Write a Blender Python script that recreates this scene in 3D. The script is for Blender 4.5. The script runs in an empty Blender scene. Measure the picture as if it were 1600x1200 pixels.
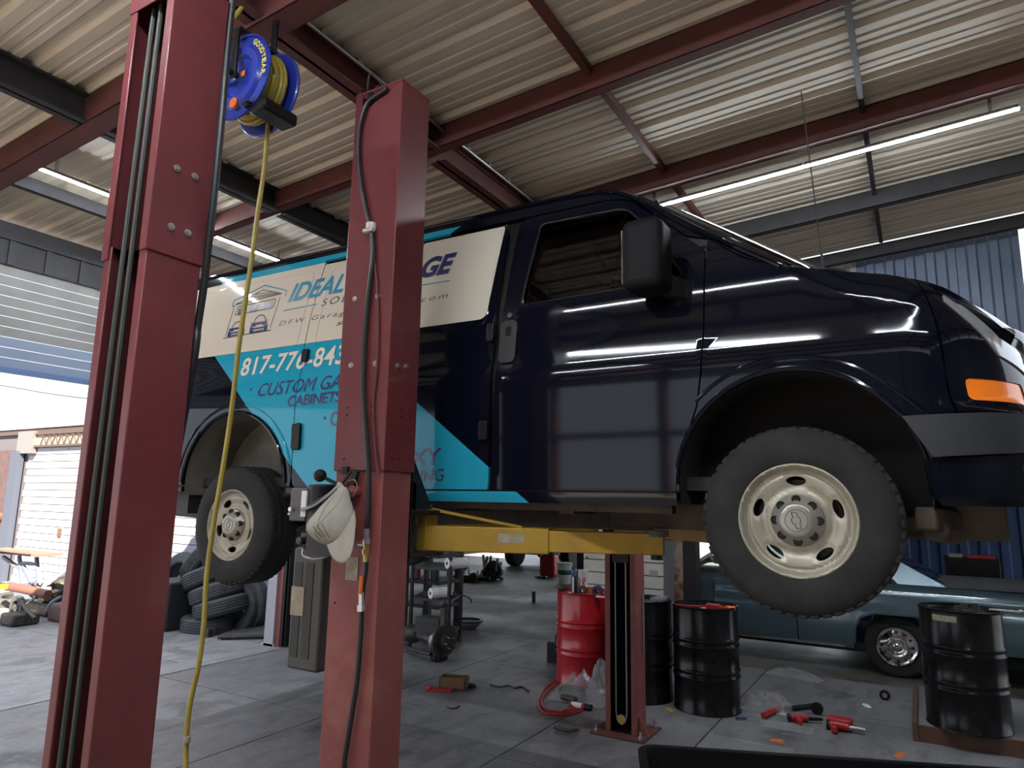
import bpy, bmesh, math, random
from mathutils import Vector, Matrix
from mathutils.geometry import delaunay_2d_cdt
random.seed(7)
PI = math.pi
C = bpy.context.scene.collection
sc = bpy.context.scene

# ------------------------------------------------------------------ camera
CAM = Vector((0, 0, 1.78)); FOC = 1070.16
PITCH, ROLL, YAW = math.radians(9.657), math.radians(1.0524), math.radians(30.474)
FW = Vector((-math.sin(YAW)*math.cos(PITCH), math.cos(YAW)*math.cos(PITCH), math.sin(PITCH)))
_r0 = Vector((math.cos(YAW), math.sin(YAW), 0)); _u0 = _r0.cross(FW)
RT = math.cos(ROLL)*_r0 + math.sin(ROLL)*_u0
UP = RT.cross(FW)
cd = bpy.data.cameras.new('camera'); cam = bpy.data.objects.new('camera', cd); C.objects.link(cam)
cd.sensor_width = 36; cd.lens = FOC/1600*36; cd.clip_start = .05; cd.clip_end = 400
m = Matrix((RT, UP, -FW)).transposed().to_4x4(); m.translation = CAM
cam.matrix_world = m
sc.camera = cam
# ------------------------------------------------------------------ view, world, sun
sc.view_settings.view_transform = 'Standard'; sc.view_settings.look = 'None'
sc.view_settings.gamma = 1; sc.view_settings.use_curve_mapping = False
sc.view_settings.exposure = 0.75
w = bpy.data.worlds.new('sky'); sc.world = w; w.use_nodes = True
nt = w.node_tree; nt.nodes['Background'].inputs[0].default_value = (.82, .90, 1, 1)
nt.nodes['Background'].inputs[1].default_value = 1.0
sd = bpy.data.lights.new('sun', 'SUN'); sun = bpy.data.objects.new('sun', sd); C.objects.link(sun)
sd.energy = 19; sd.color = (1, .83, .64); sd.angle = .01
sun.rotation_euler = Vector((-.62, .52, -.60)).to_track_quat('-Z', 'Y').to_euler()

# ------------------------------------------------------------------ pixel measuring helpers (1600x1200 frame)
def ray(x, y): return FW + RT*((x-800)/FOC) - UP*((y-600)/FOC)
def AY(x, y, Y): d = ray(x, y); return CAM + d*(Y/d.y)
def AX(x, y, X): d = ray(x, y); return CAM + d*(X/d.x)
def AZ(x, y, Z=0): d = ray(x, y); return CAM + d*((Z-1.78)/d.z)

# ------------------------------------------------------------------ materials
def mat(name, col, rough=.5, metal=0, col2=None, scale=4, bump=0, bscale=60, coat=0, lo=.35, hi=.65, spec=.5, stretch=None, emit=None, rough2=None):
    M = bpy.data.materials.new(name); M.use_nodes = True; N = M.node_tree.nodes; L = M.node_tree.links
    B = N['Principled BSDF']; c4 = tuple(col)+(1,)
    B.inputs['Base Color'].default_value = c4; B.inputs['Roughness'].default_value = rough
    B.inputs['Metallic'].default_value = metal; B.inputs['Coat Weight'].default_value = coat
    B.inputs['Coat Roughness'].default_value = .03; B.inputs['Specular IOR Level'].default_value = spec
    if emit: B.inputs['Emission Color'].default_value = tuple(emit[:3])+(1,); B.inputs['Emission Strength'].default_value = emit[3]
    tc = N.new('ShaderNodeTexCoord'); src = tc.outputs['Object']
    if stretch:
        mp = N.new('ShaderNodeMapping'); mp.inputs['Scale'].default_value = stretch; L.new(src, mp.inputs[0]); src = mp.outputs[0]
    if col2:
        n = N.new('ShaderNodeTexNoise'); n.inputs['Scale'].default_value = scale; n.inputs['Detail'].default_value = 7; n.inputs['Roughness'].default_value = .62
        L.new(src, n.inputs['Vector'])
        r = N.new('ShaderNodeValToRGB'); r.color_ramp.elements[0].position = lo; r.color_ramp.elements[1].position = hi
        r.color_ramp.elements[0].color = c4; r.color_ramp.elements[1].color = tuple(col2)+(1,)
        L.new(n.outputs['Fac'], r.inputs[0]); L.new(r.outputs[0], B.inputs['Base Color'])
        if rough2 is not None:
            q = N.new('ShaderNodeMapRange'); q.inputs[1].default_value = lo; q.inputs[2].default_value = hi; q.inputs[3].default_value = rough; q.inputs[4].default_value = rough2
            L.new(n.outputs['Fac'], q.inputs[0]); L.new(q.outputs[0], B.inputs['Roughness'])
    if bump:
        n = N.new('ShaderNodeTexNoise'); n.inputs['Scale'].default_value = bscale; n.inputs['Detail'].default_value = 4; L.new(src, n.inputs['Vector'])
        b = N.new('ShaderNodeBump'); b.inputs['Strength'].default_value = bump; b.inputs['Distance'].default_value = .01
        L.new(n.outputs['Fac'], b.inputs['Height']); L.new(b.outputs[0], B.inputs['Normal'])
    return M
def glass(name, tint, rough=0.0):
    M = bpy.data.materials.new(name); M.use_nodes = True; N = M.node_tree.nodes; L = M.node_tree.links
    N.remove(N['Principled BSDF']); o = N['Material Output']
    t = N.new('ShaderNodeBsdfTransparent'); t.inputs[0].default_value = tuple(tint)+(1,)
    g = N.new('ShaderNodeBsdfGlossy'); g.inputs['Roughness'].default_value = rough
    f = N.new('ShaderNodeFresnel'); f.inputs[0].default_value = 1.5; x = N.new('ShaderNodeMixShader')
    L.new(f.outputs[0], x.inputs[0]); L.new(t.outputs[0], x.inputs[1]); L.new(g.outputs[0], x.inputs[2]); L.new(x.outputs[0], o.inputs[0])
    return M

class Ex:   # tiny node-math expression helper
    def __init__(s, nt, v): s.nt = nt; s.v = v
    def op(s, o, b=None, c=None):
        n = s.nt.nodes.new('ShaderNodeMath'); n.operation = o
        for i, q in enumerate((s, b, c)):
            if q is None: continue
            q = q.v if isinstance(q, Ex) else q
            if isinstance(q, (int, float)): n.inputs[i].default_value = q
            else: s.nt.links.new(q, n.inputs[i])
        return Ex(s.nt, n.outputs[0])
    def __add__(s, b): return s.op('ADD', b)
    def __sub__(s, b): return s.op('SUBTRACT', b)
    def __mul__(s, b): return s.op('MULTIPLY', b)
    def lt(s, b): return s.op('LESS_THAN', b)
    def gt(s, b): return s.op('GREATER_THAN', b)
    def mx(s, b): return s.op('MAXIMUM', b)
    def mn(s, b): return s.op('MINIMUM', b)

RED = mat('red_column_paint', (.165, .034, .038), .38, col2=(.12, .027, .031), scale=3, coat=.08, spec=.35, bump=.05, bscale=25)
REDB = mat('worn_red_column_paint', (.23, .062, .058), .45, col2=(.30, .115, .09), scale=6, lo=.5, hi=.78, spec=.35, bump=.06, bscale=30)
REDOX = mat('red_oxide_primer', (.13, .035, .03), .6, col2=(.085, .028, .026), scale=3, bump=.08)
DKST = mat('dark_painted_steel', (.034, .031, .034), .6, col2=(.022, .02, .022), scale=4)
GALV = mat('galvanised_roof_sheet', (.66, .59, .48), .5, .1, col2=(.54, .48, .39), scale=2.0, stretch=(.4, 3, 1), rough2=.6)
BLACK = mat('black_paint', (.007, .007, .008), .42, spec=.3)
BLKGL = mat('glossy_black_drum_paint', (.006, .006, .008), .22, spec=.3, col2=(.010, .009, .009), scale=5)
RUB = mat('tyre_rubber', (.0085, .008, .0075), .85, col2=(.019, .0175, .016), scale=7, bump=.2, bscale=90)
RUBO = mat('old_tyre_rubber', (.04, .043, .05), .8, col2=(.075, .078, .085), scale=5, bump=.2, bscale=60)
HOSE = mat('black_hose_rubber', (.012, .012, .013), .45)
NAVY = (.0032, .0042, .0095)
PAINT = mat('navy_van_paint', NAVY, .06, coat=0, bump=.012, bscale=3.0, spec=.3)
WHEEL = mat('cream_wheel_enamel', (.38, .35, .275), .36, col2=(.30, .27, .21), scale=6, metal=.25)
CAPM = mat('silver_hub_cap', (.30, .285, .25), .3, .5)
TRIM = mat('dark_grey_bumper_plastic', (.030, .032, .037), .5, bump=.1, bscale=120)
UNDER = mat('dirty_underbody', (.045, .034, .027), .75, col2=(.10, .070, .050), scale=6, bump=.3, bscale=30)
WELL = mat('black_wheel_well', (.010, .009, .008), .9)
LINER = mat('dusty_wheel_liner', (.09, .085, .075), .85, col2=(.18, .165, .14), scale=3, bump=.2, bscale=20)
YEL = mat('worn_yellow_lift_paint', (.36, .21, .018), .5, col2=(.23, .125, .02), scale=5, lo=.45, hi=.75, bump=.08)
def concrete(name, a, b_, c, sc1=.7):
    M = mat(name, a, .62, col2=b_, scale=sc1, lo=.42, hi=.62, bump=.2, bscale=22, rough2=.42); nt = M.node_tree; N = nt.nodes; L = nt.links
    B = N['Principled BSDF']; base = B.inputs['Base Color'].links[0].from_socket; tc = N['Texture Coordinate']
    mp = N.new('ShaderNodeMapping'); mp.inputs['Scale'].default_value = (1, .35, 1); mp.inputs['Rotation'].default_value = (0, 0, .5); L.new(tc.outputs['Object'], mp.inputs[0])
    for scl, amt, col, lo_, hi_, src in ((6, .6, c, .47, .66, mp.outputs[0]), (40, .6, c, .56, .68, tc.outputs['Object']), (1.6, .7, tuple(q*.45 for q in b_), .585, .66, tc.outputs['Object']), (11, .35, tuple(min(1, q*1.5) for q in a), .55, .7, tc.outputs['Object'])):
        n = N.new('ShaderNodeTexNoise'); n.inputs['Scale'].default_value = scl; n.inputs['Detail'].default_value = 6; L.new(src, n.inputs['Vector'])
        r = N.new('ShaderNodeMapRange'); r.inputs[1].default_value = lo_; r.inputs[2].default_value = hi_; r.inputs[4].default_value = amt; L.new(n.outputs[0], r.inputs[0])
        x = N.new('ShaderNodeMix'); x.data_type = 'RGBA'; x.inputs[7].default_value = tuple(col)+(1,); L.new(r.outputs[0], x.inputs[0]); L.new(base, x.inputs[6]); base = x.outputs[2]
    L.new(base, B.inputs['Base Color']); return M
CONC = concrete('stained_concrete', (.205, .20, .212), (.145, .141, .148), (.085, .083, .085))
CONCP = concrete('bounce_pale_concrete', (.46, .41, .34), (.36, .32, .27), (.25, .22, .19))  # unseen slabs behind the camera, made paler to bounce warm light upward
CONC2 = concrete('pale_concrete', (.30, .29, .305), (.22, .21, .22), (.14, .13, .135))
CONCD = concrete('shade_darkened_concrete', (.115, .108, .085), (.08, .075, .06), (.045, .044, .038))  # concrete of the shaded back bay, its shade put into the colour
STEEL = mat('zinc_plated_steel', (.6, .58, .54), .3, .9)
CHROME = mat('chrome', (.8, .8, .8), .08, 1)
CYANL = mat('blue_lettering', (.035, .25, .40), .25, coat=.6)
NAVYL = mat('navy_lettering', (.025, .035, .12), .25, coat=.6)
PURPL = mat('violet_navy_lettering', (.055, .03, .12), .25, coat=.6)
WHITL = mat('white_lettering', (.72, .66, .56), .25, coat=.6)
DARKL = mat('thin_black_lettering', (.02, .02, .025), .3, coat=.6)
WHT = mat('white_paint', (.62, .60, .54), .5, col2=(.5, .47, .42), scale=3)
WBLK = mat('whitewashed_block', (.27, .285, .34), .8, col2=(.23, .245, .30), scale=2, bump=.25, bscale=25)
MORT = mat('grey_mortar', (.08, .08, .10), .9)
LAV = mat('lavender_grey_trim_paint', (.36, .34, .38), .6)
SLAT = mat('cream_roller_slat', (.22, .215, .20), .5, .2, col2=(.18, .175, .165), scale=3)
RUST = mat('rusty_white_steel', (.42, .34, .26), .75, col2=(.20, .07, .03), scale=7, lo=.42, hi=.6, bump=.3)
RUSTB = mat('rust_brown_steel', (.13, .06, .035), .8, col2=(.07, .04, .03), scale=6, bump=.3)
CARB = mat('faded_steel_blue_car_paint', (.075, .12, .145), .26, .35, col2=(.09, .135, .16), scale=3, coat=.5)
CARD = mat('dusty_faded_trunk_paint', (.16, .14, .13), .5, col2=(.10, .12, .13), scale=2)
BLUEW = mat('blue_corrugated_wall', (.014, .045, .15), .45, col2=(.02, .06, .18), scale=2)
GREYW = mat('grey_corrugated_sheet', (.22, .24, .28), .45, .4, col2=(.30, .29, .27), scale=2.2, stretch=(1, 1, .3))
REELB = mat('blue_reel_enamel', (.015, .035, .30), .35, coat=.3)
YTXT = mat('yellow_print', (.65, .55, .03), .5)
HOSEY = mat('yellow_hose', (.36, .27, .03), .5, col2=(.27, .2, .03), scale=8)
REDD = mat('red_drum_paint', (.50, .010, .018), .3, coat=.4, col2=(.36, .008, .014), scale=2.5)
REDT = mat('red_tool_plastic', (.42, .02, .02), .4)
ORNG = mat('orange_plastic', (.75, .16, .02), .4)
def film_mat(name, col, k):
    M = bpy.data.materials.new(name); M.use_nodes = True; N = M.node_tree.nodes; L = M.node_tree.links; B = N['Principled BSDF']; o = N['Material Output']
    B.inputs['Base Color'].default_value = tuple(col)+(1,); B.inputs['Roughness'].default_value = .15
    t = N.new('ShaderNodeBsdfTransparent'); x = N.new('ShaderNodeMixShader'); x.inputs[0].default_value = k
    L.new(t.outputs[0], x.inputs[1]); L.new(B.outputs[0], x.inputs[2]); L.new(x.outputs[0], o.inputs[0]); return M
BAG = film_mat('clear_plastic_film', (.45, .45, .47), .28)
CREAM = mat('cream_label_paper', (.36, .33, .26), .7, col2=(.26, .2, .13), scale=14)
PAPER = mat('white_paper', (.72, .72, .72), .8)
CLOTH = mat('washed_beige_cotton', (.46, .43, .37), .9, col2=(.36, .335, .29), scale=9, bump=.4, bscale=300)
CARDB = mat('brown_cardboard', (.16, .10, .06), .85)
GREASE = mat('greasy_iron', (.035, .032, .030), .5, .5, col2=(.08, .07, .06), scale=12, bump=.3, bscale=40)
ALU = mat('dull_aluminium', (.35, .34, .33), .45, .8)
BRASS = mat('brass', (.45, .33, .12), .35, .9)
AMBER = mat('amber_lens', (.95, .22, .01), .2, emit=(1, .2, .01, .12), coat=.5)
LENS = mat('clear_headlamp_lens', (.42, .45, .48), .12, .3, coat=1)
VGLASS = glass('tinted_van_glass', (.16, .19, .18))
WGLASS = glass('green_windscreen_glass', (.68, .85, .78))
CGLASS = glass('car_glass', (.45, .52, .50))
LED = mat('lit_led_tube', (1, 1, 1), .5, emit=(.86, .93, 1, 170))
TARM = mat('brown_plywood', (.15, .115, .095), .8)
BLUET = mat('blue_plastic_tarp', (.012, .03, .10), .5)
TAN = mat('tan_board', (.30, .25, .20), .8)

# ------------------------------------------------------------------ scene graph helpers
FR = {}   # root name -> offset of its frame
def root_of(o):
    while o.parent: o = o.parent
    return o
def thing(name, label, cat, loc=(0, 0, 0), rotz=0, group=None, world=True):
    o = bpy.data.objects.new(name, None); C.objects.link(o); o.empty_display_size = .1
    o.location = loc; o.rotation_euler = (0, 0, rotz); o['label'] = label; o['category'] = cat
    if group: o['group'] = group
    FR[o.name] = Vector(loc) if world else Vector((0, 0, 0))
    return o
def struct(name, loc=(0, 0, 0)):
    o = bpy.data.objects.new(name, None); C.objects.link(o); o['kind'] = 'structure'; o.location = loc
    FR[o.name] = Vector(loc); return o
def tag(o, label, cat, group=None):
    o['label'] = label; o['category'] = cat
    if group: o['group'] = group
    return o
def copy_tree(o, parent=None):
    c = o.copy(); C.objects.link(c); c.parent = parent
    for ch in list(o.children): copy_tree(ch, c)
    return c

class MB:
    def __init__(s): s.v = []; s.f = []
    def add(s, vs, fs, M=None):
        b = len(s.v); s.v += [(M @ Vector(p)) if M else Vector(p) for p in vs]; s.f += [tuple(i+b for i in f) for f in fs]; return s
    def box(s, x0, x1, y0, y1, z0, z1, M=None):
        vs = [(x, y, z) for x in (x0, x1) for y in (y0, y1) for z in (z0, z1)]
        return s.add(vs, [(0, 1, 3, 2), (4, 6, 7, 5), (0, 4, 5, 1), (2, 3, 7, 6), (0, 2, 6, 4), (1, 5, 7, 3)], M)
    def bar(s, a, b, w, h=None, up=(0, 0, 1)):
        a, b = Vector(a), Vector(b); d = b-a; L = d.length; d.normalize(); h = h or w
        sx = d.cross(Vector(up))
        if sx.length < 1e-4: sx = d.cross(Vector((0, 1, 0)))
        sx.normalize(); sz = sx.cross(d)
        M = Matrix((d, sx, sz)).transposed().to_4x4(); M.translation = a
        return s.box(0, L, -w/2, w/2, -h/2, h/2, M)
    def cyl(s, a, b, r, r2=None, n=16, caps=True):
        a, b = Vector(a), Vector(b); r2 = r if r2 is None else r2; d = (b-a).normalized()
        x = d.orthogonal().normalized(); y = d.cross(x); vs = []
        for i in range(n):
            t = 2*PI*i/n; q = x*math.cos(t)+y*math.sin(t); vs += [a+q*r, b+q*r2]
        fs = [(2*i, 2*((i+1) % n), 2*((i+1) % n)+1, 2*i+1) for i in range(n)]
        if caps: fs += [tuple(2*i for i in range(n))[::-1], tuple(2*i+1 for i in range(n))]
        return s.add(vs, fs)
    def tube(s, pts, r, n=8, smooth=True, sub=6):
        P = [Vector(p) for p in pts]
        if smooth and len(P) > 2:
            Q = []
            for i in range(len(P)-1):
                p0, p1, p2, p3 = P[max(i-1, 0)], P[i], P[i+1], P[min(i+2, len(P)-1)]
                for k in range(sub):
                    t = k/sub; Q.append(.5*((2*p1)+(p2-p0)*t+(2*p0-5*p1+4*p2-p3)*t*t+(3*p1-p0-3*p2+p3)*t**3))
            Q.append(P[-1]); P = Q
        vs = []; x = None
        for i, p in enumerate(P):
            d = (P[min(i+1, len(P)-1)]-P[max(i-1, 0)]).normalized()
            x = d.orthogonal().normalized() if x is None else (x-d*x.dot(d)).normalized()
            y = d.cross(x); vs += [p+(x*math.cos(2*PI*k/n)+y*math.sin(2*PI*k/n))*r for k in range(n)]
        fs = [(i*n+k, i*n+(k+1) % n, (i+1)*n+(k+1) % n, (i+1)*n+k) for i in range(len(P)-1) for k in range(n)]
        fs += [tuple(range(n))[::-1], tuple((len(P)-1)*n+k for k in range(n))]
        return s.add(vs, fs)
    def lathe(s, prof, n=24, M=None, close=False, a0=0, a1=2*PI):
        full = abs(a1-a0-2*PI) < 1e-6; m_ = n if full else n+1
        vs = [(r*math.cos(a0+(a1-a0)*i/n), r*math.sin(a0+(a1-a0)*i/n), z) for i in range(m_) for r, z in prof]; k = len(prof)
        fs = []
        for i in range(n):
            j = (i+1) % m_
            for q in range(k if close else k-1):
                q2 = (q+1) % k; fs.append((i*k+q, j*k+q, j*k+q2, i*k+q2))
        return s.add(vs, fs, M)
    def prism(s, poly, d, M=None):   # poly in local xy, extruded along z by d
        n = len(poly); vs = [(x, y, 0) for x, y in poly]+[(x, y, d) for x, y in poly]
        return s.add(vs, [tuple(range(n))[::-1], tuple(range(n, 2*n))]+[(i, (i+1) % n, n+(i+1) % n, n+i) for i in range(n)], M)
    def grid(s, fn, nu, nv):
        vs = [fn(i/nu, j/nv) for i in range(nu+1) for j in range(nv+1)]
        return s.add(vs, [(i*(nv+1)+j, (i+1)*(nv+1)+j, (i+1)*(nv+1)+j+1, i*(nv+1)+j+1) for i in range(nu) for j in range(nv)])
    def sphere(s, c, r, n=12, sc_=(1, 1, 1), M=None):
        prof = [(r*math.sin(PI*k/n), -r*math.cos(PI*k/n)) for k in range(n+1)]
        T = Matrix.Translation(Vector(c)) @ (M or Matrix()) @ Matrix.Diagonal((*sc_, 1))
        return s.lathe([(max(a, 1e-4), b) for a, b in prof], n*2, T)
    def build(s, name, m_, parent=None, smooth=35, bevel=0, seg=2, solid=0, sub=0, recalc=True):
        off = FR.get(root_of(parent).name, Vector((0, 0, 0))) if parent else Vector((0, 0, 0))
        me = bpy.data.meshes.new(name); me.from_pydata([tuple(p-off) for p in s.v], [], s.f)
        if recalc:
            bm = bmesh.new(); bm.from_mesh(me); bmesh.ops.recalc_face_normals(bm, faces=bm.faces); bm.to_mesh(me); bm.free()
        me.materials.append(m_)
        if smooth:
            me.shade_smooth(); me.set_sharp_from_angle(angle=math.radians(smooth))
        o = bpy.data.objects.new(name, me); C.objects.link(o); o.parent = parent
        if solid: q = o.modifiers.new('s', 'SOLIDIFY'); q.thickness = solid; q.offset = 0
        if bevel: q = o.modifiers.new('b', 'BEVEL'); q.width = bevel; q.segments = seg; q.limit_method = 'ANGLE'; q.angle_limit = .6
        if sub: q = o.modifiers.new('u', 'SUBSURF'); q.levels = sub; q.render_levels = sub
        return o
def RX(a): return Matrix.Rotation(a, 4, 'X')
def RY(a): return Matrix.Rotation(a, 4, 'Y')
def RZ(a): return Matrix.Rotation(a, 4, 'Z')
def TR(*a): return Matrix.Translation(Vector(a))
MY = RX(PI/2)      # maps local z to world -y, local y to world z

# ---- triangulated patches mapped onto a surface S(u, v)
def inpoly(x, y, loops):
    c = False
    for P in loops:
        n = len(P)
        for i in range(n):
            x1, y1 = P[i]; x2, y2 = P[(i+1) % n]
            if (y1 > y) != (y2 > y) and x < (x2-x1)*(y-y1)/(y2-y1)+x1: c = not c
    return c
def dens(P, step):
    o = []
    for i in range(len(P)):
        a, b = P[i], P[(i+1) % len(P)]; L = math.hypot(b[0]-a[0], b[1]-a[1]); k = max(1, int(math.ceil(L/step)))
        o += [(a[0]+(b[0]-a[0])*j/k, a[1]+(b[1]-a[1])*j/k) for j in range(k)]
    return o
def segd(p, a, b):
    dx, dy = b[0]-a[0], b[1]-a[1]; l = dx*dx+dy*dy or 1e-9
    t = max(0, min(1, ((p[0]-a[0])*dx+(p[1]-a[1])*dy)/l)); return math.hypot(p[0]-a[0]-t*dx, p[1]-a[1]-t*dy)
def patch(name, S, loops, m_, parent, step=.06, hem=.02, off=0.0, mirror=None):
    loops = [dens(P, step) for P in loops]; V = []; Ed = []
    for P in loops:
        b = len(V); V += [Vector(p) for p in P]; Ed += [(b+i, b+(i+1) % len(P)) for i in range(len(P))]
    xs = [v.x for v in V]; ys = [v.y for v in V]
    segs = [(P[i], P[(i+1) % len(P)]) for P in loops for i in range(len(P))]
    i0 = int(math.floor(min(xs)/step)); i1 = int(max(xs)/step)+1; j0 = int(math.floor(min(ys)/step)); j1 = int(max(ys)/step)+1
    for i in range(i0, i1+1):
        for j in range(j0, j1+1):
            p = (i*step, j*step)
            if inpoly(p[0], p[1], loops) and all(segd(p, a, b) > step*.35 for a, b in segs if abs(a[0]-p[0]) < 2*step and abs(a[1]-p[1]) < 2*step): V.append(Vector(p))
    r = delaunay_2d_cdt(V, Ed, [], 0, 1e-6); v2, f2 = r[0], r[2]
    F = []
    for f in f2:
        cx = sum(v2[i].x for i in f)/len(f); cy = sum(v2[i].y for i in f)/len(f)
        if inpoly(cx, cy, loops): F.append(tuple(f))
    def ev(u, v):
        e = 1e-3; p = S(u, v); a = (S(u+e, v)-S(u-e, v)); b = (S(u, v+e)-S(u, v-e)); n = a.cross(b).normalized(); return p, n
    P3 = []; N3 = []
    for q in v2: p, n = ev(q.x, q.y); P3.append(p+n*off); N3.append(n)
    cnt = {}
    for f in F:
        for i in range(len(f)): a, b = f[i], f[(i+1) % len(f)]; cnt[(a, b)] = 1
    F = [f if True else f for f in F]
    if hem:
        for (a, b) in list(cnt):
            if (b, a) not in cnt:
                k = len(P3); tg = (P3[b]-P3[a]).normalized(); nn = tg.cross((N3[a]+N3[b]).normalized())
                P3 += [P3[a].copy(), P3[b].copy(), P3[b]-N3[b]*hem, P3[a]-N3[a]*hem]; N3 += [nn]*4; F.append((k+1, k, k+3, k+2))
    if mirror is not None:
        P3 = [Vector((p.x, 2*mirror-p.y, p.z)) for p in P3]; N3 = [Vector((n.x, -n.y, n.z)) for n in N3]; F = [f[::-1] for f in F]
    of = FR.get(root_of(parent).name, Vector((0, 0, 0))) if parent else Vector((0, 0, 0))
    me = bpy.data.meshes.new(name); me.from_pydata([tuple(p-of) for p in P3], [], F); me.materials.append(m_)
    me.shade_smooth(); me.normals_split_custom_set_from_vertices([tuple(n) for n in N3])
    o = bpy.data.objects.new(name, me); C.objects.link(o); o.parent = parent
    return o
def arc(cx, cy, a, b, t0, t1, n=24): return [(cx+a*math.cos(math.radians(t0+(t1-t0)*i/n)), cy+b*math.sin(math.radians(t0+(t1-t0)*i/n))) for i in range(n+1)]
def rrect(x0, x1, y0, y1, r, n=5):
    return arc(x1-r, y0+r, r, r, -90, 0, n)+arc(x1-r, y1-r, r, r, 0, 90, n)+arc(x0+r, y1-r, r, r, 90, 180, n)+arc(x0+r, y0+r, r, r, 180, 270, n)
def text_mesh(txt, shear=0, offset=0, spacing=1.0):
    cu = bpy.data.curves.new('t', 'FONT'); cu.body = txt; cu.shear = shear; cu.offset = offset; cu.space_character = spacing; cu.resolution_u = 4
    o = bpy.data.objects.new('t', cu); C.objects.link(o); dg = bpy.context.evaluated_depsgraph_get()
    me = bpy.data.meshes.new_from_object(o.evaluated_get(dg)); bpy.data.objects.remove(o); bpy.data.curves.remove(cu)
    v = [tuple(p.co) for p in me.vertices]; f = [tuple(p.vertices) for p in me.polygons]; bpy.data.meshes.remove(me)
    x0 = min(p[0] for p in v); x1 = max(p[0] for p in v); y0 = min(p[1] for p in v); y1 = max(p[1] for p in v)
    return [((p[0]-x0)/(x1-x0), (p[1]-y0)/(y1-y0)) for p in v], f
def flat_text(name, txt, o, ax, ay, m_, parent, **k):   # o corner, ax / ay full-size axes
    v, f = text_mesh(txt, **k); b = MB(); b.add([Vector(o)+Vector(ax)*p[0]+Vector(ay)*p[1] for p in v], f)
    return b.build(name, m_, parent, smooth=0, recalc=False)

# ================================================================== SETTING
TS = math.tan(math.radians(3.877))
def ZR(x): return 4.63+TS*x          # underside of the sloping roof
XL, XR2, YB, YF = -6.75, 6.0, -4.5, 8.15
# ---- floor
floor = struct('floor')
MB().box(-60, 30, -30, 60, -.5, -.03).build('ground_base', mat('dark_joint_dirt', (.06, .058, .055), .9), floor)
def slab(x0, x1, y0, y1, M_, top=0.0):
    g = .006; MB().box(x0+g, x1-g, y0+g, y1-g, -.14, top).build('floor_slab', M_, floor, smooth=0)
xs = [-6.62, -4.35, -2.68, -1.56, .9, 3.4, 6.2]; ys = [-6.2, -3.2, -.6, 2.1, 4.45, 6.82]
for i in range(len(xs)-1):
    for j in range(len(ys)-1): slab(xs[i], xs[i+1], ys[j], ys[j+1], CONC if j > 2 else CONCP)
for i in range(len(xs)-1): slab(xs[i], xs[i+1], 6.82, 8.3, CONC)
for a, b in ((-6.62, -2.68), (-2.68, 1.2), (1.2, 6.2)): slab(a, b, 8.3, 12, CONCD); slab(a, b, 12, 16.5, CONCD)
for a, b in ((-18, -12), (-12, -6.62)):
    for c, d in ((7.3, 12), (12, 16.5)): slab(a, b, c, d, CONCD)
slab(-40, 6.2, 16.5, 45, CONC2)
slab(-6.95, -6.62, -6.2, 7.3, CONC2, .004)
for a, b in ((-10.2, -6.95), (-14, -10.2), (-18, -14), (-30, -18)):
    for c, d in ((-14, -6.2), (-6.2, -1.4), (-1.4, 2.4), (2.4, 4.9), (4.9, 7.3)): slab(a, b, c, d, CONC2)
slab(-6.95, 12, -16, -6.2, CONC2); slab(6.2, 12, -6.2, 16.5, CONC2)
# raised plinth under the right-hand drum
pl = struct('trim_1', (.7, 7.2, 0))
MB().box(-.12, 3.2, 6.55, 7.9, 0, .12).build('concrete_plinth', CONC, pl, bevel=.01)
MB().box(-.135, 3.2, 6.51, 6.548, 0, .118).box(-.16, -.122, 6.5, 7.75, 0, .14).build('steel_edge_angle', RUSTB, pl)

# ---- roof: separate ribbed sheets, purlins, rafters
ceil_ = struct('ceiling')
def roof_profile(w_=.914):
    pts = []; x = 0
    for k in range(3):
        b = k*w_/3
        pts += [(b, .032), (b+.02, .032), (b+.045, 0), (b+.105, 0), (b+.113, .006), (b+.135, .006), (b+.143, 0), (b+.185, 0), (b+.193, .006), (b+.215, .006), (b+.223, 0), (b+.26, 0), (b+.285, .032)]
    return pts+[(w_+.004, .032)]
prof = roof_profile()
X0, X1 = -6.98, 6.2; me0 = None; k = 0; y = -5.57
while y < 8.0:
    if me0 is None:
        b = MB(); n = len(prof); vs = []
        for X in (X0, X1): vs += [(X, p[0], ZR(X)+p[1]) for p in prof]
        b.add(vs, [(i, i+1, n+i+1, n+i) for i in range(n-1)])
        o = b.build('roof_sheet', GALV, ceil_, smooth=0, solid=.003); me0 = o
        o.location = (0, y, 0)
    else:
        o = me0.copy(); C.objects.link(o); o.parent = ceil_; o.location = (0, y, .002*(k % 2))
    y += .914; k += 1
def purlin(y, h, w, M_, x0=XL-.05, x1=6.1, name='purlin', tp=.002):
    # C-section running along x under the sheets
    t = .006; b = MB()
    def seg(y0, y1, d0, d1):
        vs = [(X, yy, ZR(X)-dd) for X in (x0, x1) for yy in (y0, y1) for dd in (d0, d1)]
        b.add(vs, [(0, 1, 3, 2), (4, 6, 7, 5), (0, 4, 5, 1), (2, 3, 7, 6), (0, 2, 6, 4), (1, 5, 7, 3)])
    seg(y, y+t, tp, h); seg(y, y+w, tp, tp+t); seg(y, y+w, h-t, h); seg(y+w-t, y+w, h-.025, h); seg(y+w-t, y+w, tp, tp+.03)
    return b.build(name, M_, ceil_, smooth=0)
for y, h, w_, M_ in ((-3.9, .18, .08, REDOX), (-2.4, .18, .08, REDOX), (-.9, .18, .08, REDOX), (.6, .18, .08, REDOX), (2.1, .20, .14, REDOX), (3.65, .17, .08, REDOX), (5.15, .17, .08, REDOX), (6.66, .16, .08, DKST)):
    purlin(y, h, w_, M_)
purlin(7.98, .19, .06, DKST, name='eave_purlin', tp=.055)
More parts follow.
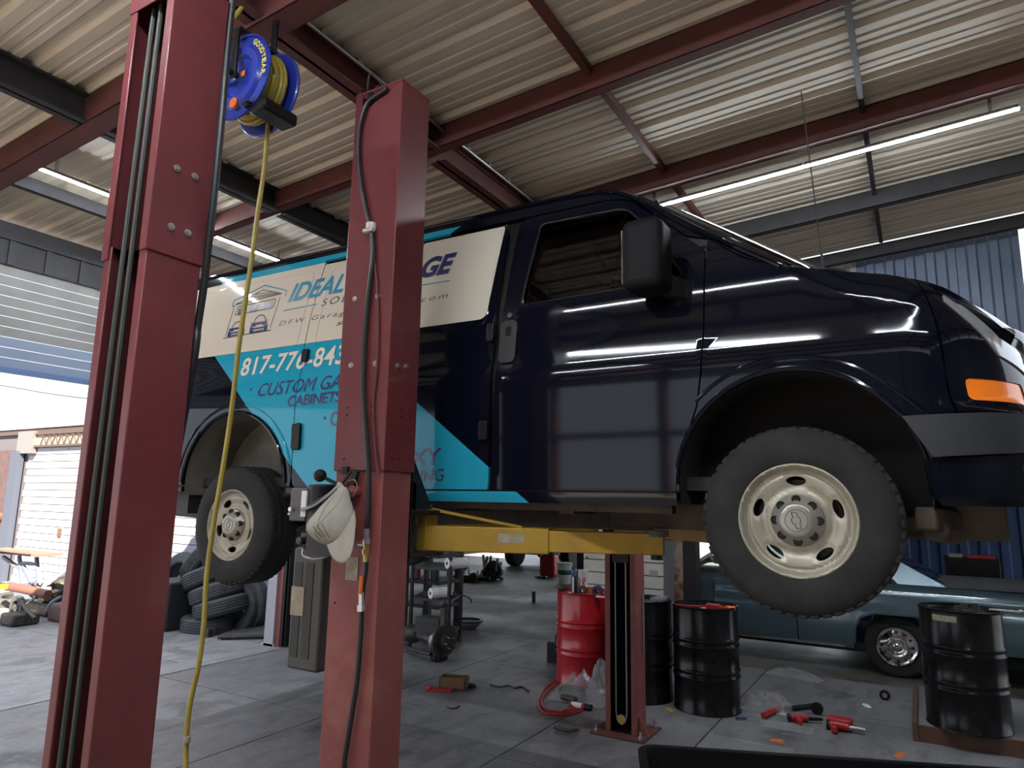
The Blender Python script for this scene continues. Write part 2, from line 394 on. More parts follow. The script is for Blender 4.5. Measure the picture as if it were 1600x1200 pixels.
def rafter(x, w_, h, M_, y0, y1, d=.004, name='rafter', web=None):
    z = ZR(x)-d; b = MB()
    if web: b.box(x-web/2, x+web/2, y0, y1, z-h, z).box(x-w_/2, x+w_/2, y0, y1, z-h, z-h+.01).box(x-w_/2, x+w_/2, y0, y1, z-.01, z)
    else: b.box(x-w_/2, x+w_/2, y0, y1, z-h, z)
    return b.build(name, M_, ceil_, smooth=0)
rafter(-.15, .035, .05, DKST, YB, 7.98, name='sag_brace'); rafter(-1.62, .04, .06, REDOX, YB, 7.98, name='sag_brace')
for a, b_ in ((YB, 2.1), (2.24, 3.65), (3.73, 7.98)): rafter(-2.86, .14, .17 if b_ < 3 or a < 3 else .22, REDOX, a, b_, web=.02)
for a, b_ in ((YB, 2.1), (2.24, 3.65), (3.73, 5.15), (5.23, 7.98)): rafter(-4.5, .12, .19, DKST, a, b_, web=.016)
rafter(-5.9, .06, .10, DKST, YB, 7.98); rafter(1.6, .12, .2, REDOX, YB, 7.98, web=.016); rafter(4.2, .12, .2, REDOX, YB, 7.98, web=.016)
b = MB()   # clips and screws at the rafter line
for yy in [2.5+.3*i for i in range(18)]:
    for X in (-4.43, -2.78): b.box(X-.012, X+.012, yy-.02, yy+.02, ZR(X)-.03, ZR(X)-.004)
o = b.build('roof_clip', STEEL, ceil_, smooth=0); o['kind'] = 'stuff'
MB().tube([(-2.76, 1.2, ZR(-2.8)-.05), (-2.76, 7.8, ZR(-2.8)-.05)], .011, smooth=False).build('conduit', ALU, ceil_)
# red diagonal tie rod with grey ends
p, q = AY(662, 235, 3.9), AY(792, 335, 5.6)
MB().tube([p, p+(q-p)*.25], .022, smooth=False).tube([p+(q-p)*.8, q], .022, smooth=False).tube([p, q], .010, smooth=False).build('tie_rod', DKST, ceil_)

# ---- left wall: header, jambs, roller door
wl = struct('wall_left', (XL, 3, 0))
for q_ in ((6.22, YF+.3, 0), (-2.2, -1.6, 0), (YB, -2.2, 2.9)): MB().box(XL-.16, XL-.02, q_[0], q_[1], q_[2], 3.74).build('wall_panel', DKST, wl)
rib = [(i*.2, 0) for i in range(1)]
b = MB(); b.box(XL-.10, XL, YB, YF, 3.74, 4.12)
b.build('header_channel', DKST, wl)
b = MB()
yy = YB
while yy < YF: b.box(XL-.02, XL+.015, yy, yy+.05, 3.74, 3.98); yy += .3
b.box(XL-.01, XL+.03, YB, YF, 3.96, 4.0).build('header_rib', mat('slate_header_sheet', (.028, .03, .038), .6), wl)
MB().box(XL-.2, XL-.04, 6.0, 6.2, 0, 3.75).build('jamb_trim', LAV, wl); MB().box(XL-.035, XL+.03, 6.03, 6.12, 0, 3.9).build('jamb_angle', REDB, wl)
MB().box(XL+.04, XL+.09, 6.02, 6.10, .02, 3.8).box(XL+.1, XL+.12, 6.04, 6.18, .02, 3.8).build('door_rail', BLACK, wl)
MB().box(XL-.25, XL-.02, 6.0, 6.24, 0, .03).build('jamb_foot', LAV, wl)
door = struct('door_1', (XL, 2.2, 3)); n = 0; z = 3.74; first = None
while z > 2.86:
    zz = z-.088
    b = MB().add([(XL-.03+d, y_, zz+h) for y_ in (-1.58, 5.98) for d, h in ((0, 0), (-.012, .008), (-.018, .03), (-.018, .058), (-.012, .078), (0, .085))], [(i, i+1, i+7, i+6) for i in range(5)]+[(5, 0, 6, 11), (0, 1, 2, 3, 4, 5), (6, 7, 8, 9, 10, 11)])
    b.build('door_slat', SLAT if z > 3.12 else mat('shaded_blue_slat', (.20, .24, .33), .5), door, smooth=0); z -= .09  # lower slats carry the curtain's bluish shading in their colour
MB().box(XL-.07, XL-.01, -1.58, 5.98, 2.80, z+.005).build('bottom_bar', mat('shaded_blue_bar', (.10, .17, .34), .5), door)  # bluish shading of the curtain's lower end, put into the bar's colour

# ---- far side: upper ribbed sheet under the eave, lean-to bay behind
wf = struct('wall_far', (-3, 8.2, 3))
def ribwall(name, x0, x1, y, z0, z1, M_, parent, pitch=.2, d=.03):
    b = MB(); x = x0; P = []
    while x < x1-1e-6:
        for dx, dy in ((0, 0), (pitch*.45, 0), (pitch*.55, -d), (pitch*.9, -d)): P.append((min(x+dx, x1), y+dy))
        x += pitch
    P.append((x1, y)); n = len(P)
    b.add([(a, c, zz(a) if callable(zz) else zz) for zz in (z0, z1) for a, c in P], [(i, i+1, n+i+1, n+i) for i in range(n-1)])
    return b.build(name, M_, parent, smooth=0, solid=.004)
PALE = mat('pale_weathered_sheet', (.40, .38, .34), .5, .3, col2=(.22, .22, .24), scale=3, stretch=(1, 1, .2))
for i, (a, b_) in enumerate(((-6.6, -5.0), (-5.0, -3.2), (-3.2, -1.3), (-1.3, -.42), (-.42, .52), (.52, 1.06))):
    ribwall('ribbed_sheet', a, b_, 8.26+.002*(i % 2), 2.5, lambda x: ZR(x)-.085, PALE if i == 3 else (GREYW if i < 4 else mat('blue_grey_sheet', (.13, .17, .25), .45, .4, col2=(.18, .21, .27), scale=2)), wf, pitch=.15 if i == 3 else .19)
MB().box(XL, 1.1, 8.12, 8.2, ZR(-3)-.35, ZR(-3)-.25).build('girt', DKST, wf) if False else None
col = struct('trim_2', (-2.55, 8.3, 0))
MB().box(-2.70, -2.45, 8.2, 8.34, 0, 4.3).build('rusty_column', RUST, col); MB().box(-2.445, -2.30, 8.22, 8.42, 0, 4.3).build('dark_column', DKST, col)
MB().box(-2.8, 1.1, 8.22, 8.30, 2.34, 2.5).box(-6.7, -2.8, 8.22, 8.30, 2.34, 2.5).build('lintel', DKST, wf)
lt = struct('wall_back', (-4, 12.4, 0))
ribwall('ribbed_sheet', -1.15, 6.2, 12.3, 0, 2.9, BLUEW, lt, pitch=.25)
lr = struct('trim_3', (-4, 12, 2.7))
vs = [(X, Y, 2.86-.01*(Y-8.3)+dz) for X in (-17, 6.6) for Y in (8.35, 16.5) for dz in (0, .03)]
MB().add(vs, [(0, 1, 3, 2), (4, 6, 7, 5), (0, 4, 5, 1), (2, 3, 7, 6), (0, 2, 6, 4), (1, 5, 7, 3)]).build('leanto_roof', DKST, lr, smooth=0)
MB().box(-16.9, -16.7, 7.4, 16.5, 0, 2.85).build('leanto_side', TARM, lr, smooth=0)
# ---- walls behind and beside the camera (bays with open doors)
wb = struct('wall_front', (0, YB, 0))
for a, b_ in ((-1.0, 1.2), (1.2, 3.4), (3.4, 6.1)): ribwall('ribbed_sheet', a, b_, YB, 0, 4.3+TS*a*.5, mat('light_grey_wall_sheet', (.34, .34, .33), .5, .1), wb)
ribwall('ribbed_sheet', -6.75, -1.0, YB, 3.5, 4.1, GREYW, wb)
for x in (-6.6, -5.2, -3.3, -1.75, -1.0, 1.0, 4.0): MB().box(x-.07, x+.07, YB+.03, YB+.2, 0, 4.3).build('wall_post', REDOX, wb)
for z in (.9, 2.5): MB().box(-6.7, 6.0, YB+.03, YB+.1, z, z+.1).build('wall_girt', REDOX, wb)
wr = struct('wall_right', (6, 0, 0))
for a, b_ in ((YB, -1.5), (-1.5, 3.0), (3.0, 6.9)): MB().box(6.0, 6.08, a, b_, 0, 4.9).build('wall_panel', GREYW, wr)

# ---- LED tubes
def led(a, bb, label, n, grp='led tube lights'):
    a, bb = Vector(a), Vector(bb); t = thing('tube_light', label, 'light', tuple((a+bb)/2), group=grp)
    for i in range(n):
        p = a+(bb-a)*(i/n+.002); q = a+(bb-a)*((i+1)/n-.002)
        d_ = (q-p).normalized(); sd_ = d_.cross(Vector((0, 0, 1))).normalized(); up_ = sd_.cross(d_)
        for nm_, m_, a0_, a1_, rr_ in (('tube', LED, 1.17*PI, 1.83*PI, .020), ('fixture_back', ALU, -.12*PI, 1.12*PI, .023)):
            pts_ = [(sd_*math.cos(a0_+(a1_-a0_)*k/10)+up_*math.sin(a0_+(a1_-a0_)*k/10))*rr_ for k in range(11)]
            b_ = MB(); b_.add([p+o_ for o_ in pts_]+[q+o_ for o_ in pts_], [(k, k+1, k+12, k+11) for k in range(10)]+[(0, 11, 21, 10), tuple(range(10, -1, -1)), tuple(range(11, 22))]); b_.build(nm_, m_, t)
    for e in (.06, .94): p = a+(bb-a)*e; MB().box(p.x-.01, p.x+.01, p.y-.01, p.y+.01, p.z+.018, ZR(p.x)-.035).build('bracket', STEEL, t)
    return t
za = ZR(-1.9)-.245; zb = ZR(.77)-.245
led((-1.92, 5.32, za), (.77, 5.32, zb), 'long lit led tube under the purlin above the cab of the raised van', 2)
zl = 4.13
led((-5.40, 2.25, zl), (-5.40, 4.626, zl), 'lit led tube running toward the back, left side, partly behind the nearest red column', 2)
led((-3.2, .55, 4.15), (-.6, .55, 4.3), 'led tube lights behind the camera', 2)
led((-.2, .55, 4.32), (2.4, .55, 4.5), 'led tube lights behind the camera, second', 2)
led((-5.2, -1.6, 3.98), (-2.7, -1.6, 4.13), 'unseen fill led tube put in behind the camera for the left bay', 2)  # tube added out of view to brighten the left bay

# ---- neighbour building outside the left door
nb = struct('wall_outside', (-11, 7.25, 0)); YN = 7.18
MB().box(-40, -7.0, YN+.02, YN+.3, 0, 3.05).build('mortar_backing', MORT, nb)
r = 0; z = 0; blk = None
while z < 2.68:
    x = -7.02-(.3 if r % 2 else 0)
    while x > -15.75:
        x0 = max(x-.6, -15.78)
        if x-x0 > .1:
            if abs(x-x0-.6) < 1e-3 and blk:
                o = blk.copy(); C.objects.link(o); o.parent = nb; o.location = (x+11, 0, z)
            elif abs(x-x0-.6) < 1e-3:
                b = MB(); b.box(-11-.594, -11-.006, YN, YN+.1, .007, .135); blk = b.build('block', WBLK, nb, smooth=0); blk.location = (x+11, 0, z)
            else: MB().box(x0+.006, x-.006, YN, YN+.1, z+.007, z+.135).build('block', WBLK, nb, smooth=0)
        x -= .6
    z += .14; r += 1
RBN = mat('weathered_brown_steel', (.06, .045, .045), .8)
MB().box(-30, -7.0, YN-.04, YN+.05, 2.95, 3.06).build('rust_beam', RBN, nb)
b = MB(); n = 0; x = -30
while x < -7.2: h = .22+.05*math.sin(n*1.7); b.box(x, x+.62, YN-.07, YN+.02, 3.06, 3.06+h); x += .63; n += 1
b.build('gutter_flashing', LAV, nb)
MB().box(-15.8, -13.0, YN-.03, YN+.0, 2.68, 2.95).build('tan_panel', TAN, nb)
b = MB()
for i in range(9):
    x = -15.2+i*.22; b.bar((x, YN-.06, 2.70), (x+.11, YN-.06, 2.93), .015).bar((x+.11, YN-.06, 2.93), (x+.22, YN-.06, 2.70), .015)
b.bar((-15.8, YN-.06, 2.69), (-13, YN-.06, 2.69), .04).bar((-15.8, YN-.06, 2.94), (-13, YN-.06, 2.94), .04).build('roof_truss', RBN, nb)
MB().box(-16.0, -15.4, YN-.12, YN-.02, 2.55, 3.0).build('grey_box', ALU, nb); MB().box(-16.15, -15.85, YN-.14, YN-.02, 0, 2.6).build('downpipe', mat('blue_grey_pipe', (.05, .065, .10), .6), nb)
MB().box(-19, -16.2, YN-.1, YN-.02, 0, 2.62).build('timber_door', mat('weathered_red_timber', (.08, .05, .055), .8, col2=(.055, .035, .04), scale=8), nb)
MB().cyl((-16.3, YN-.2, 1.25), (-16.3, YN-.1, 1.25), .1).box(-14.2, -14.1, YN-.03, YN, .95, 1.1).box(-9.6, -9.5, YN-.03, YN, 1.3, 1.45).build('door_latch', RUSTB, nb)
t = thing('overhead_cable', 'thin dark cable crossing the white sky beyond the roller door', 'cable', (-20, 9, 5.6))
MB().tube([AY(-120, 585, 12), AY(0, 602, 12), AY(70, 614, 12), AY(140, 623, 12), AY(320, 640, 12)], .014, n=6).build('wire', BLACK, t)
t = thing('bare_tree', 'bare twigs of a tree against the white sky at the left edge', 'tree', (-26, 16, 0))
b = MB(); p0 = AY(-60, 640, 16); b.tube([(p0.x, 16, 0), p0, AY(-20, 600, 16)], .05, n=5)
for a_, c_ in (((-20, 600), (14, 583)), ((-30, 610), (12, 600)), ((-20, 600), (5, 592)), ((0, 596), (8, 600)), ((4, 590), (15, 582))): b.tube([AY(*a_, 16), AY(*c_, 16)], .012, n=4, smooth=False)
b.build('branch', mat('twig_bark', (.2, .18, .16), .9), t)

# ================================================================== RAISED VAN
YC = 3.95
PR = [(1.60, 3.05), (1.70, 3.0), (1.77, 2.966), (1.83, 2.956), (2.0, 2.952), (2.2, 2.948), (2.36, 2.945), (2.44, 2.950), (2.50, 2.966), (2.56, 2.974), (2.70, 2.984), (2.85, 3.008), (3.0, 3.040), (3.2, 3.088), (3.33, 3.125), (3.42, 3.155), (3.6, 3.25)]
def pchip(T):
    n = len(T); h = [T[i+1][0]-T[i][0] for i in range(n-1)]; d = [(T[i+1][1]-T[i][1])/h[i] for i in range(n-1)]
    mm = [d[0]]+[0 if d[i-1]*d[i] <= 0 else 2*d[i-1]*d[i]/(d[i-1]+d[i]) for i in range(1, n-1)]+[d[-1]]
    def f(x):
        if x <= T[0][0]: return T[0][1]+mm[0]*(x-T[0][0])
        if x >= T[-1][0]: return T[-1][1]+mm[-1]*(x-T[-1][0])
        i = 0
        while x > T[i+1][0]: i += 1
        t = (x-T[i][0])/h[i]
        return (2*t**3-3*t*t+1)*T[i][1]+(t**3-2*t*t+t)*h[i]*mm[i]+(3*t*t-2*t**3)*T[i+1][1]+(t**3-t*t)*h[i]*mm[i+1]
    return f
YP = pchip(PR)
XN = pchip([(1.6, .36), (1.75, .50), (1.95, .56), (2.12, .56), (2.2, .50), (2.35, .475), (2.45, .45), (2.53, .41), (2.60, .36), (2.66, .30), (2.75, .18), (2.85, .10)])
U0 = -.06
ZT = pchip([(-1.2, 3.40), (-.80, 3.08), (-.44, 2.785), (-.12, 2.725), (.12, 2.672), (.24, 2.60), (.36, 2.49), (.5, 2.38)])
_t = []; s_ = 0; pa, pb = 0, 0; NE = 2.3
for i in range(0, 401):
    th = PI/2*i/400; a = math.sin(th)**(2/NE); b = 1-math.cos(th)**(2/NE)
    s_ += math.hypot((a-pa)*.50, (b-pb)*1.0); pa, pb = a, b; _t.append((s_, a, b))
def corner(s):
    lo, hi = 0, 400
    if s >= _t[-1][0]: return _t[-1][1], _t[-1][2]
    while hi-lo > 1:
        md = (lo+hi)//2
        if _t[md][0] > s: hi = md
        else: lo = md
    f = (s-_t[lo][0])/(_t[hi][0]-_t[lo][0]); return _t[lo][1]+(_t[hi][1]-_t[lo][1])*f, _t[lo][2]+(_t[hi][2]-_t[lo][2])*f
def S(u, z):
    y = YP(z); x = u
    if u > -.40:   # rolled shoulder along hood edge
        d = ZT(u)-z if u < .25 else 1
        if d < .14: k = min(1, (u+.40)/.35); y += .055*((.14-d)/.14)**2*k*k*(3-2*k)
    if u > U0:
        a, b = corner(u-U0); A = XN(z)-U0; x = U0+A*a; y = y+b*(YC-y)
    if u < -4.85: d = (-4.85-u)/.27; y += .09*max(0, d)**2.2
    return Vector((x, y, z))
def SV(px, py):   # photo pixel -> (u, z) on the near flank
    Y = 2.97
    for _ in range(8): P = AY(px, py, Y); Y = S(P.x, P.z).y
    return P.x, P.z

van = thing('van', 'navy cargo van raised on the lift with white and turquoise advertising wrap', 'van', (-2.3, YC, 1.5))
# --- paint with printed wrap areas
M = bpy.data.materials.new('navy_van_paint_with_wrap'); M.use_nodes = True; nt = M.node_tree; N = nt.nodes; L = nt.links; B = N['Principled BSDF']
B.inputs['Roughness'].default_value = .07; B.inputs['Specular IOR Level'].default_value = .38
tc = N.new('ShaderNodeTexCoord'); sx = N.new('ShaderNodeSeparateXYZ'); L.new(tc.outputs['Object'], sx.inputs[0])
X = Ex(nt, sx.outputs[0])-2.3; Z = Ex(nt, sx.outputs[2])+1.5
cy = Z.gt(X*-.873+(2.715-.873*4.148))*Z.lt(X*-.757+(1.919-.757*1.832))*Z.lt(2.735)
sl = X+Z*.10            # slight slant of the white field's front edge
ax = (sl-(-1.605-1.2+.0)).op('ABSOLUTE')   # placeholder replaced below
def rbox(px_, pz_, x0, x1, z0, z1, r):
    qx = ((px_-(x0+x1)/2).op('ABSOLUTE')-((x1-x0)/2-r)).mx(0); qz = ((pz_-(z0+z1)/2).op('ABSOLUTE')-((z1-z0)/2-r)).mx(0)
    return (qx*qx+qz*qz).op('SQRT').lt(r)
wh = rbox(X-(Z-2.735)*.06, Z, -7.0, -1.925, 2.737, 3.318, .05)
ts = Z.gt(3.318)*Z.lt(3.372)*X.gt(-4.36)*(X-(Z-3.318)*1.6).lt(-2.30)
cm = cy.mx(ts)
noi = N.new('ShaderNodeTexNoise'); noi.inputs['Scale'].default_value = 2.2; noi.inputs['Detail'].default_value = 1
bmp = N.new('ShaderNodeBump'); bmp.inputs['Strength'].default_value = .06; bmp.inputs['Distance'].default_value = .02; L.new(tc.outputs['Object'], noi.inputs['Vector']); L.new(noi.outputs[0], bmp.inputs['Height']); L.new(bmp.outputs[0], B.inputs['Normal']); L.new(bmp.outputs[0], B.inputs['Coat Normal'])
m1 = N.new('ShaderNodeMix'); m1.data_type = 'RGBA'; m1.inputs[6].default_value = NAVY+(1,); m1.inputs[7].default_value = (.018, .30, .44, 1); L.new(cm.v, m1.inputs[0])
m2 = N.new('ShaderNodeMix'); m2.data_type = 'RGBA'; m2.inputs[7].default_value = (.60, .54, .45, 1); L.new(wh.v, m2.inputs[0]); L.new(m1.outputs[2], m2.inputs[6]); L.new(m2.outputs[2], B.inputs['Base Color'])
WRAP = M
FA = (-.425, 1.845, .475, .487); RA = (-3.845, 1.845, .505, .475)    # wheel openings
fr_arch = arc(*FA, 180, 0, 40); rr_arch = arc(*RA, 180, 0, 40)
ZB = 1.832; ZU = 3.335; G = .004
# rear quarter
Q = [(-5.12, 1.84)]+arc(RA[0], 1.845, RA[2], RA[3], 180, 0, 40)+[(-3.30+.0, 1.84), (-3.292, 1.9), (-3.292, ZU), (-5.12+.0, ZU)]
patch('rear_quarter_panel', S, [Q], WRAP, van)
patch('rear_cargo_door', S, [[(-3.284, 1.90), (-3.276, 1.855), (-3.25, ZB)]+[(-2.47, ZB), (-2.47, 3.30)]+[(-3.284, 3.30)]], WRAP, van)
patch('front_cargo_door', S, [[(-2.462, ZB), (-1.875, ZB), (-1.868, 1.86), (-1.868, 3.24), (-1.90, 3.30), (-2.462, 3.30)]], WRAP, van)
# stamped rails round the cargo window area
def sfollow(name, pts, r, m_, off=.002, close=False, n=6, mirror=False):
    P = dens(pts, .05) if close else None
    if not close:
        P = []
        for i in range(len(pts)-1):
            a, b = pts[i], pts[i+1]; k = max(1, int(math.hypot(b[0]-a[0], b[1]-a[1])/.05)); P += [(a[0]+(b[0]-a[0])*j/k, a[1]+(b[1]-a[1])*j/k) for j in range(k)]
        P.append(pts[-1])
    else: P.append(P[0])
    W = [S(*p)+Vector((0, -off, 0)) for p in P]
    if mirror: W = [Vector((p.x, 2*YC-p.y, p.z)) for p in W]
    return MB().tube(W, r, n=n, smooth=False).build(name, m_, van)
sfollow('window_stamping', rrect(-3.20, -2.52, 2.70, 3.26, .06), .004, WRAP, off=-.001, close=True)
sfollow('window_stamping', rrect(-2.44, -1.92, 2.70, 3.29, .06), .004, WRAP, off=-.001, close=True)
sfollow('window_stamping', rrect(-4.85, -3.36, 2.70, 3.27, .06), .004, WRAP, off=-.001, close=True)
# passenger door with window opening
dw = [SV(848, 352), SV(830, 474), SV(990, 459), SV(1078, 442), SV(1080, 425), SV(1020, 340)]
dw = [(-1.665, 3.245), (-1.72, 2.80), (-1.70, 2.785), (-.90, 2.80), (-.865, 2.83), (-1.10, 3.17), (-1.16, 3.235), (-1.22, 3.255), (-1.64, 3.262)]
DF = [(-.89, ZB), (-.885, 2.00), (-.845, 2.09), (-.805, 2.20), (-.782, 2.35), (-.772, 2.55), (-.765, 2.93)]
D = [(-1.858, ZB)]+DF+[(-.86, 3.02), (-1.13, 3.27), (-1.20, 3.305), (-1.28, 3.32), (-1.76, 3.32), (-1.80, 3.28)]
patch('passenger_door', S, [D, dw], PAINT, van, step=.05)
wi = [(x+.0, z) for x, z in dw]
patch('door_glass', S, [dw], VGLASS, van, off=-.018, hem=0)
sfollow('window_seal', dw, .006, BLACK, off=-.004, close=True)
sfollow('glass_divider', [(-1.02, 3.26), (-1.02, 2.80)], .010, BLACK, off=-.012)
# fender, sail corner
F_ = [(-.882+.0, 1.99)]+[(x+.008, z) for x, z in DF[2:]]
Fp = [(-.757, 2.93), (-.60, 2.905), (-.42, 2.78)]
Fp = [(-.757, 2.985), (-.60, 2.86), (-.44, 2.788), (-.12, 2.722), (.08, 2.682), (.108, 2.672), (.108, 2.13), (.02, 2.13)]
fa = [p for p in arc(*FA, 12, 168, 40) if True]
i0 = [(.045, 2.10)]+[p for p in fa if p[0] < .03 and p[1] > 2.0 or p[0] < -.4]
i0 = [p for p in i0 if not (p[0] < -.80 and p[1] < 2.03)]
FP = F_[1:]+Fp+i0
patch('front_fender', S, [FP], PAINT, van, step=.05)
fp2 = [(-.884, 1.83), (-.90, 1.83), (-.878, 2.0), (-.868, 2.0)]
# corner panel with lamp area
CP = [(.116, 2.135), (.116, 2.668), (.19, 2.635), (.30, 2.55), (.40, 2.46), (.60, 2.42), (.60, 2.135)]
MK = rrect(.176, .50, 2.178, 2.262, .02)
HL = [(.20, 2.53), (.215, 2.56), (.30, 2.488), (.40, 2.40), (.58, 2.39), (.58, 2.30), (.34, 2.33)]
patch('headlamp_surround', S, [CP, MK], PAINT, van, step=.04)
patch('side_marker_lamp', S, [rrect(.178, .498, 2.180, 2.260, .02)], AMBER, van, off=-.004, hem=.01)
patch('headlamp', S, [[(.185, 2.575), (.20, 2.605), (.30, 2.525), (.40, 2.435), (.58, 2.40), (.58, 2.31), (.36, 2.36)]], LENS, van, off=.006, hem=.012, step=.03)
# nose: grille, hood, bumper
def SB(u, z): return S(u, z)
patch('grille', S, [[(.61, 2.14), (.61, 2.40), (1.32, 2.40), (1.32, 2.14)]], DKST, van)
b = MB()
for k in range(5):
    zz = 2.17+k*.05
    b.tube([S(.62+i*.05, zz)+Vector((.01, 0, 0)) for i in range(15)], .008, n=5, smooth=False)
b.build('grille_bar', CHROME, van)
bump = [(.012, 1.83), (-.02, 1.98), (-.055, 2.118), (.25, 2.128), (1.32, 2.128), (1.32, 1.80), (.35, 1.80), (.1, 1.80)]
def SBm(u, z): p = S(u, z); return p+Vector((.02, -.02, 0))
patch('front_bumper', SBm, [[(-.052, 2.118), (.20, 2.128), (1.32, 2.128), (1.32, 1.97), (.3, 1.985), (.02, 1.965)]], TRIM, van, hem=.08)
patch('bumper_valance', S, [[(.016, 1.958), (.3, 1.978), (1.32, 1.965), (1.32, 1.80), (.4, 1.79), (.06, 1.79), (.03, 1.83)]], PAINT, van, hem=.04)
patch('fog_lamp', SBm, [rrect(.36, .50, 1.90, 1.945, .02)], CREAM, van, off=-.006, hem=.01)
# mirrored far flank
FQ = [(-5.12, 1.80)]+[(-4.40, 1.80)]+arc(RA[0], 1.845, RA[2], RA[3], 180, 0, 20)+[(-3.3, 1.80), (-.9, 1.80)]+arc(*FA, 178, 2, 20)+[(.06, 1.80), (1.34, 1.80), (1.34, 2.40), (.45, 2.40), (.30, 2.50), (.19, 2.60), (.108, 2.64), (-.12, 2.705), (-.44, 2.785), (-.757, 2.985), (-1.13, 3.28), (-1.28, 3.335), (-5.12, 3.335)]
patch('far_side_panel', S, [FQ, [(-1.70, 2.79), (-.87, 2.80), (-1.10, 3.20), (-1.22, 3.255), (-1.66, 3.26)]], PAINT, van, mirror=YC, step=.12)
patch('far_door_glass', S, [[(-1.70, 2.79), (-.87, 2.80), (-1.10, 3.20), (-1.22, 3.255), (-1.66, 3.26)]], VGLASS, van, off=-.01, hem=0, mirror=YC)
# inner dark shell behind the seams
b = MB()
def shellseg(x0, x1, z0, z1):
    MB().grid(lambda a, c: S(x0+(x1-x0)*a, z0+(z1-z0)*c)+Vector((0, .03, 0)), 6, 14).build('inner_shell', BLACK, van, recalc=False)
shellseg(-5.1, -4.40, 1.84, 3.33); shellseg(-3.31, -1.76, 1.80, 3.33); shellseg(-.80, -.70, 2.35, 2.9); shellseg(-1.9, -.91, 1.80, 2.77)
# gutter rail + roof
patch('roof_rail', S, [[(-5.12, 3.342), (-1.30, 3.328), (-1.20, 3.313), (-1.125, 3.288), (-1.115, 3.300), (-1.20, 3.345), (-1.32, 3.385), (-1.6, 3.405), (-5.12, 3.405)]], WRAP, van, hem=.02)
rail = [(-5.1, 3.41), (-1.6, 3.41), (-1.34, 3.392), (-1.22, 3.357), (-1.13, 3.30), (-.80, 3.035), (-.44, 2.79)]
sfollow('drip_rail', rail, .012, PAINT, off=.004, n=8); sfollow('drip_rail', rail, .012, PAINT, off=.004, n=8, mirror=True)
patch('windscreen_pillar', S, [[(-1.125, 3.285), (-.86, 3.028), (-.757, 2.992), (-.60, 2.868), (-.44, 2.79), (-.80, 3.06), (-1.115, 3.305)]], PAINT, van, hem=.02)
def roof(a, c):
    x = -5.12+4.0*a; yl = YP(3.41); t = 2*c-1; y = YC+t*(YC-yl)
    zz = 3.41+.10*(1-abs(t)**2.4)-(.12*max(0, (x+1.7)/.6)**2 if x > -1.7 else 0)-(.06*max(0, (-4.9-x)/.22)**2)
    return Vector((x, y, zz))
MB().grid(roof, 40, 16).build('roof_skin', PAINT, van)
def ws(a, c):     # windscreen
    t = 2*c-1; x = -1.12+.70*a; z = 3.31-.53*a; yl = YP(z)+.0; y = YC+t*(YC-yl)
    return Vector((x+(.17+.12*a)*(1-abs(t)**3.2), y, z+.03*(1-t*t)))
MB().grid(ws, 10, 16).build('windscreen', WGLASS, van, recalc=False)
MB().tube([ws(i/8, .995)+Vector((0, 0, .002)) for i in range(9)], .007, n=6).tube([ws(i/8, .005)+Vector((0, 0, .002)) for i in range(9)], .007, n=6).tube([ws(1, i/12) for i in range(13)], .012, n=6).build('windscreen_seal', BLACK, van)
MB().tube([ws(1, .08)+Vector((.02, 0, .012)), ws(.97, .2)+Vector((.012, 0, .02)), ws(.93, .42)+Vector((.012, 0, .02))], .008, n=5).build('wiper', BLACK, van)
def hood(a, c):
    t = 2*c-1; x = -.44+a*.78; zs = ZT(x)-.008; p = S(x, min(zs, 2.785)); yl = YP(min(zs, 2.78))+.07
    if x > U0:
        aa = (x-U0)/(max(.05, XN(zs)-U0)); yl = yl+(1-(1-min(1, aa)**NE)**(1/NE))*(YC-yl)*.8
    y = YC+t*(YC-yl); return Vector((x+.12*(1-t*t)*a, y, zs+.045*(1-abs(t)**2.5)+(0 if a > 0 else 0)))
MB().grid(hood, 16, 18).build('hood', PAINT, van)
def nosept(y, z=2.425):
    yy = min(y, 2*YC-y); lo, hi = .05, 1.36
    for _ in range(24):
        md = (lo+hi)/2
        if S(md, z).y < yy: lo = md
        else: hi = md
    p = S((lo+hi)/2, z); return Vector((p.x, y, z))
def hfront(a, c):
    p = hood(1, c); q_ = nosept(p.y); return p.lerp(q_, a)+Vector((.03*math.sin(PI*a), 0, .02*math.sin(PI*a)))
MB().grid(hfront, 5, 18).build('hood_front', PAINT, van)
# rear end
b = MB(); b.grid(lambda a, c: Vector((-5.12-.03*math.sin(PI*c), YP(1.84+1.57*c)+.09+2*(YC-YP(1.84+1.57*c)-.09)*a, 1.84+1.57*c)), 8, 12)
b.build('rear_doors', PAINT, van)
MB().box(-5.26, -5.14, 3.02, 4.88, 1.78, 1.98).build('rear_bumper', TRIM, van, bevel=.03)
# rocker
patch('rocker_panel', S, [[(-3.27, 1.768), (-3.27, 1.824), (-.90, 1.824), (-.90, 1.772)]], WRAP, van, hem=.05)
patch('rear_lower_panel', S, [[(-3.335, 1.80), (-3.335, 1.835), (-3.28, 1.835), (-3.28, 1.79)]], PAINT, van)
patch('rear_lower_panel', S, [[(-5.12, 1.80), (-5.12, 1.833), (-4.35, 1.833), (-4.35, 1.80)]], PAINT, van)
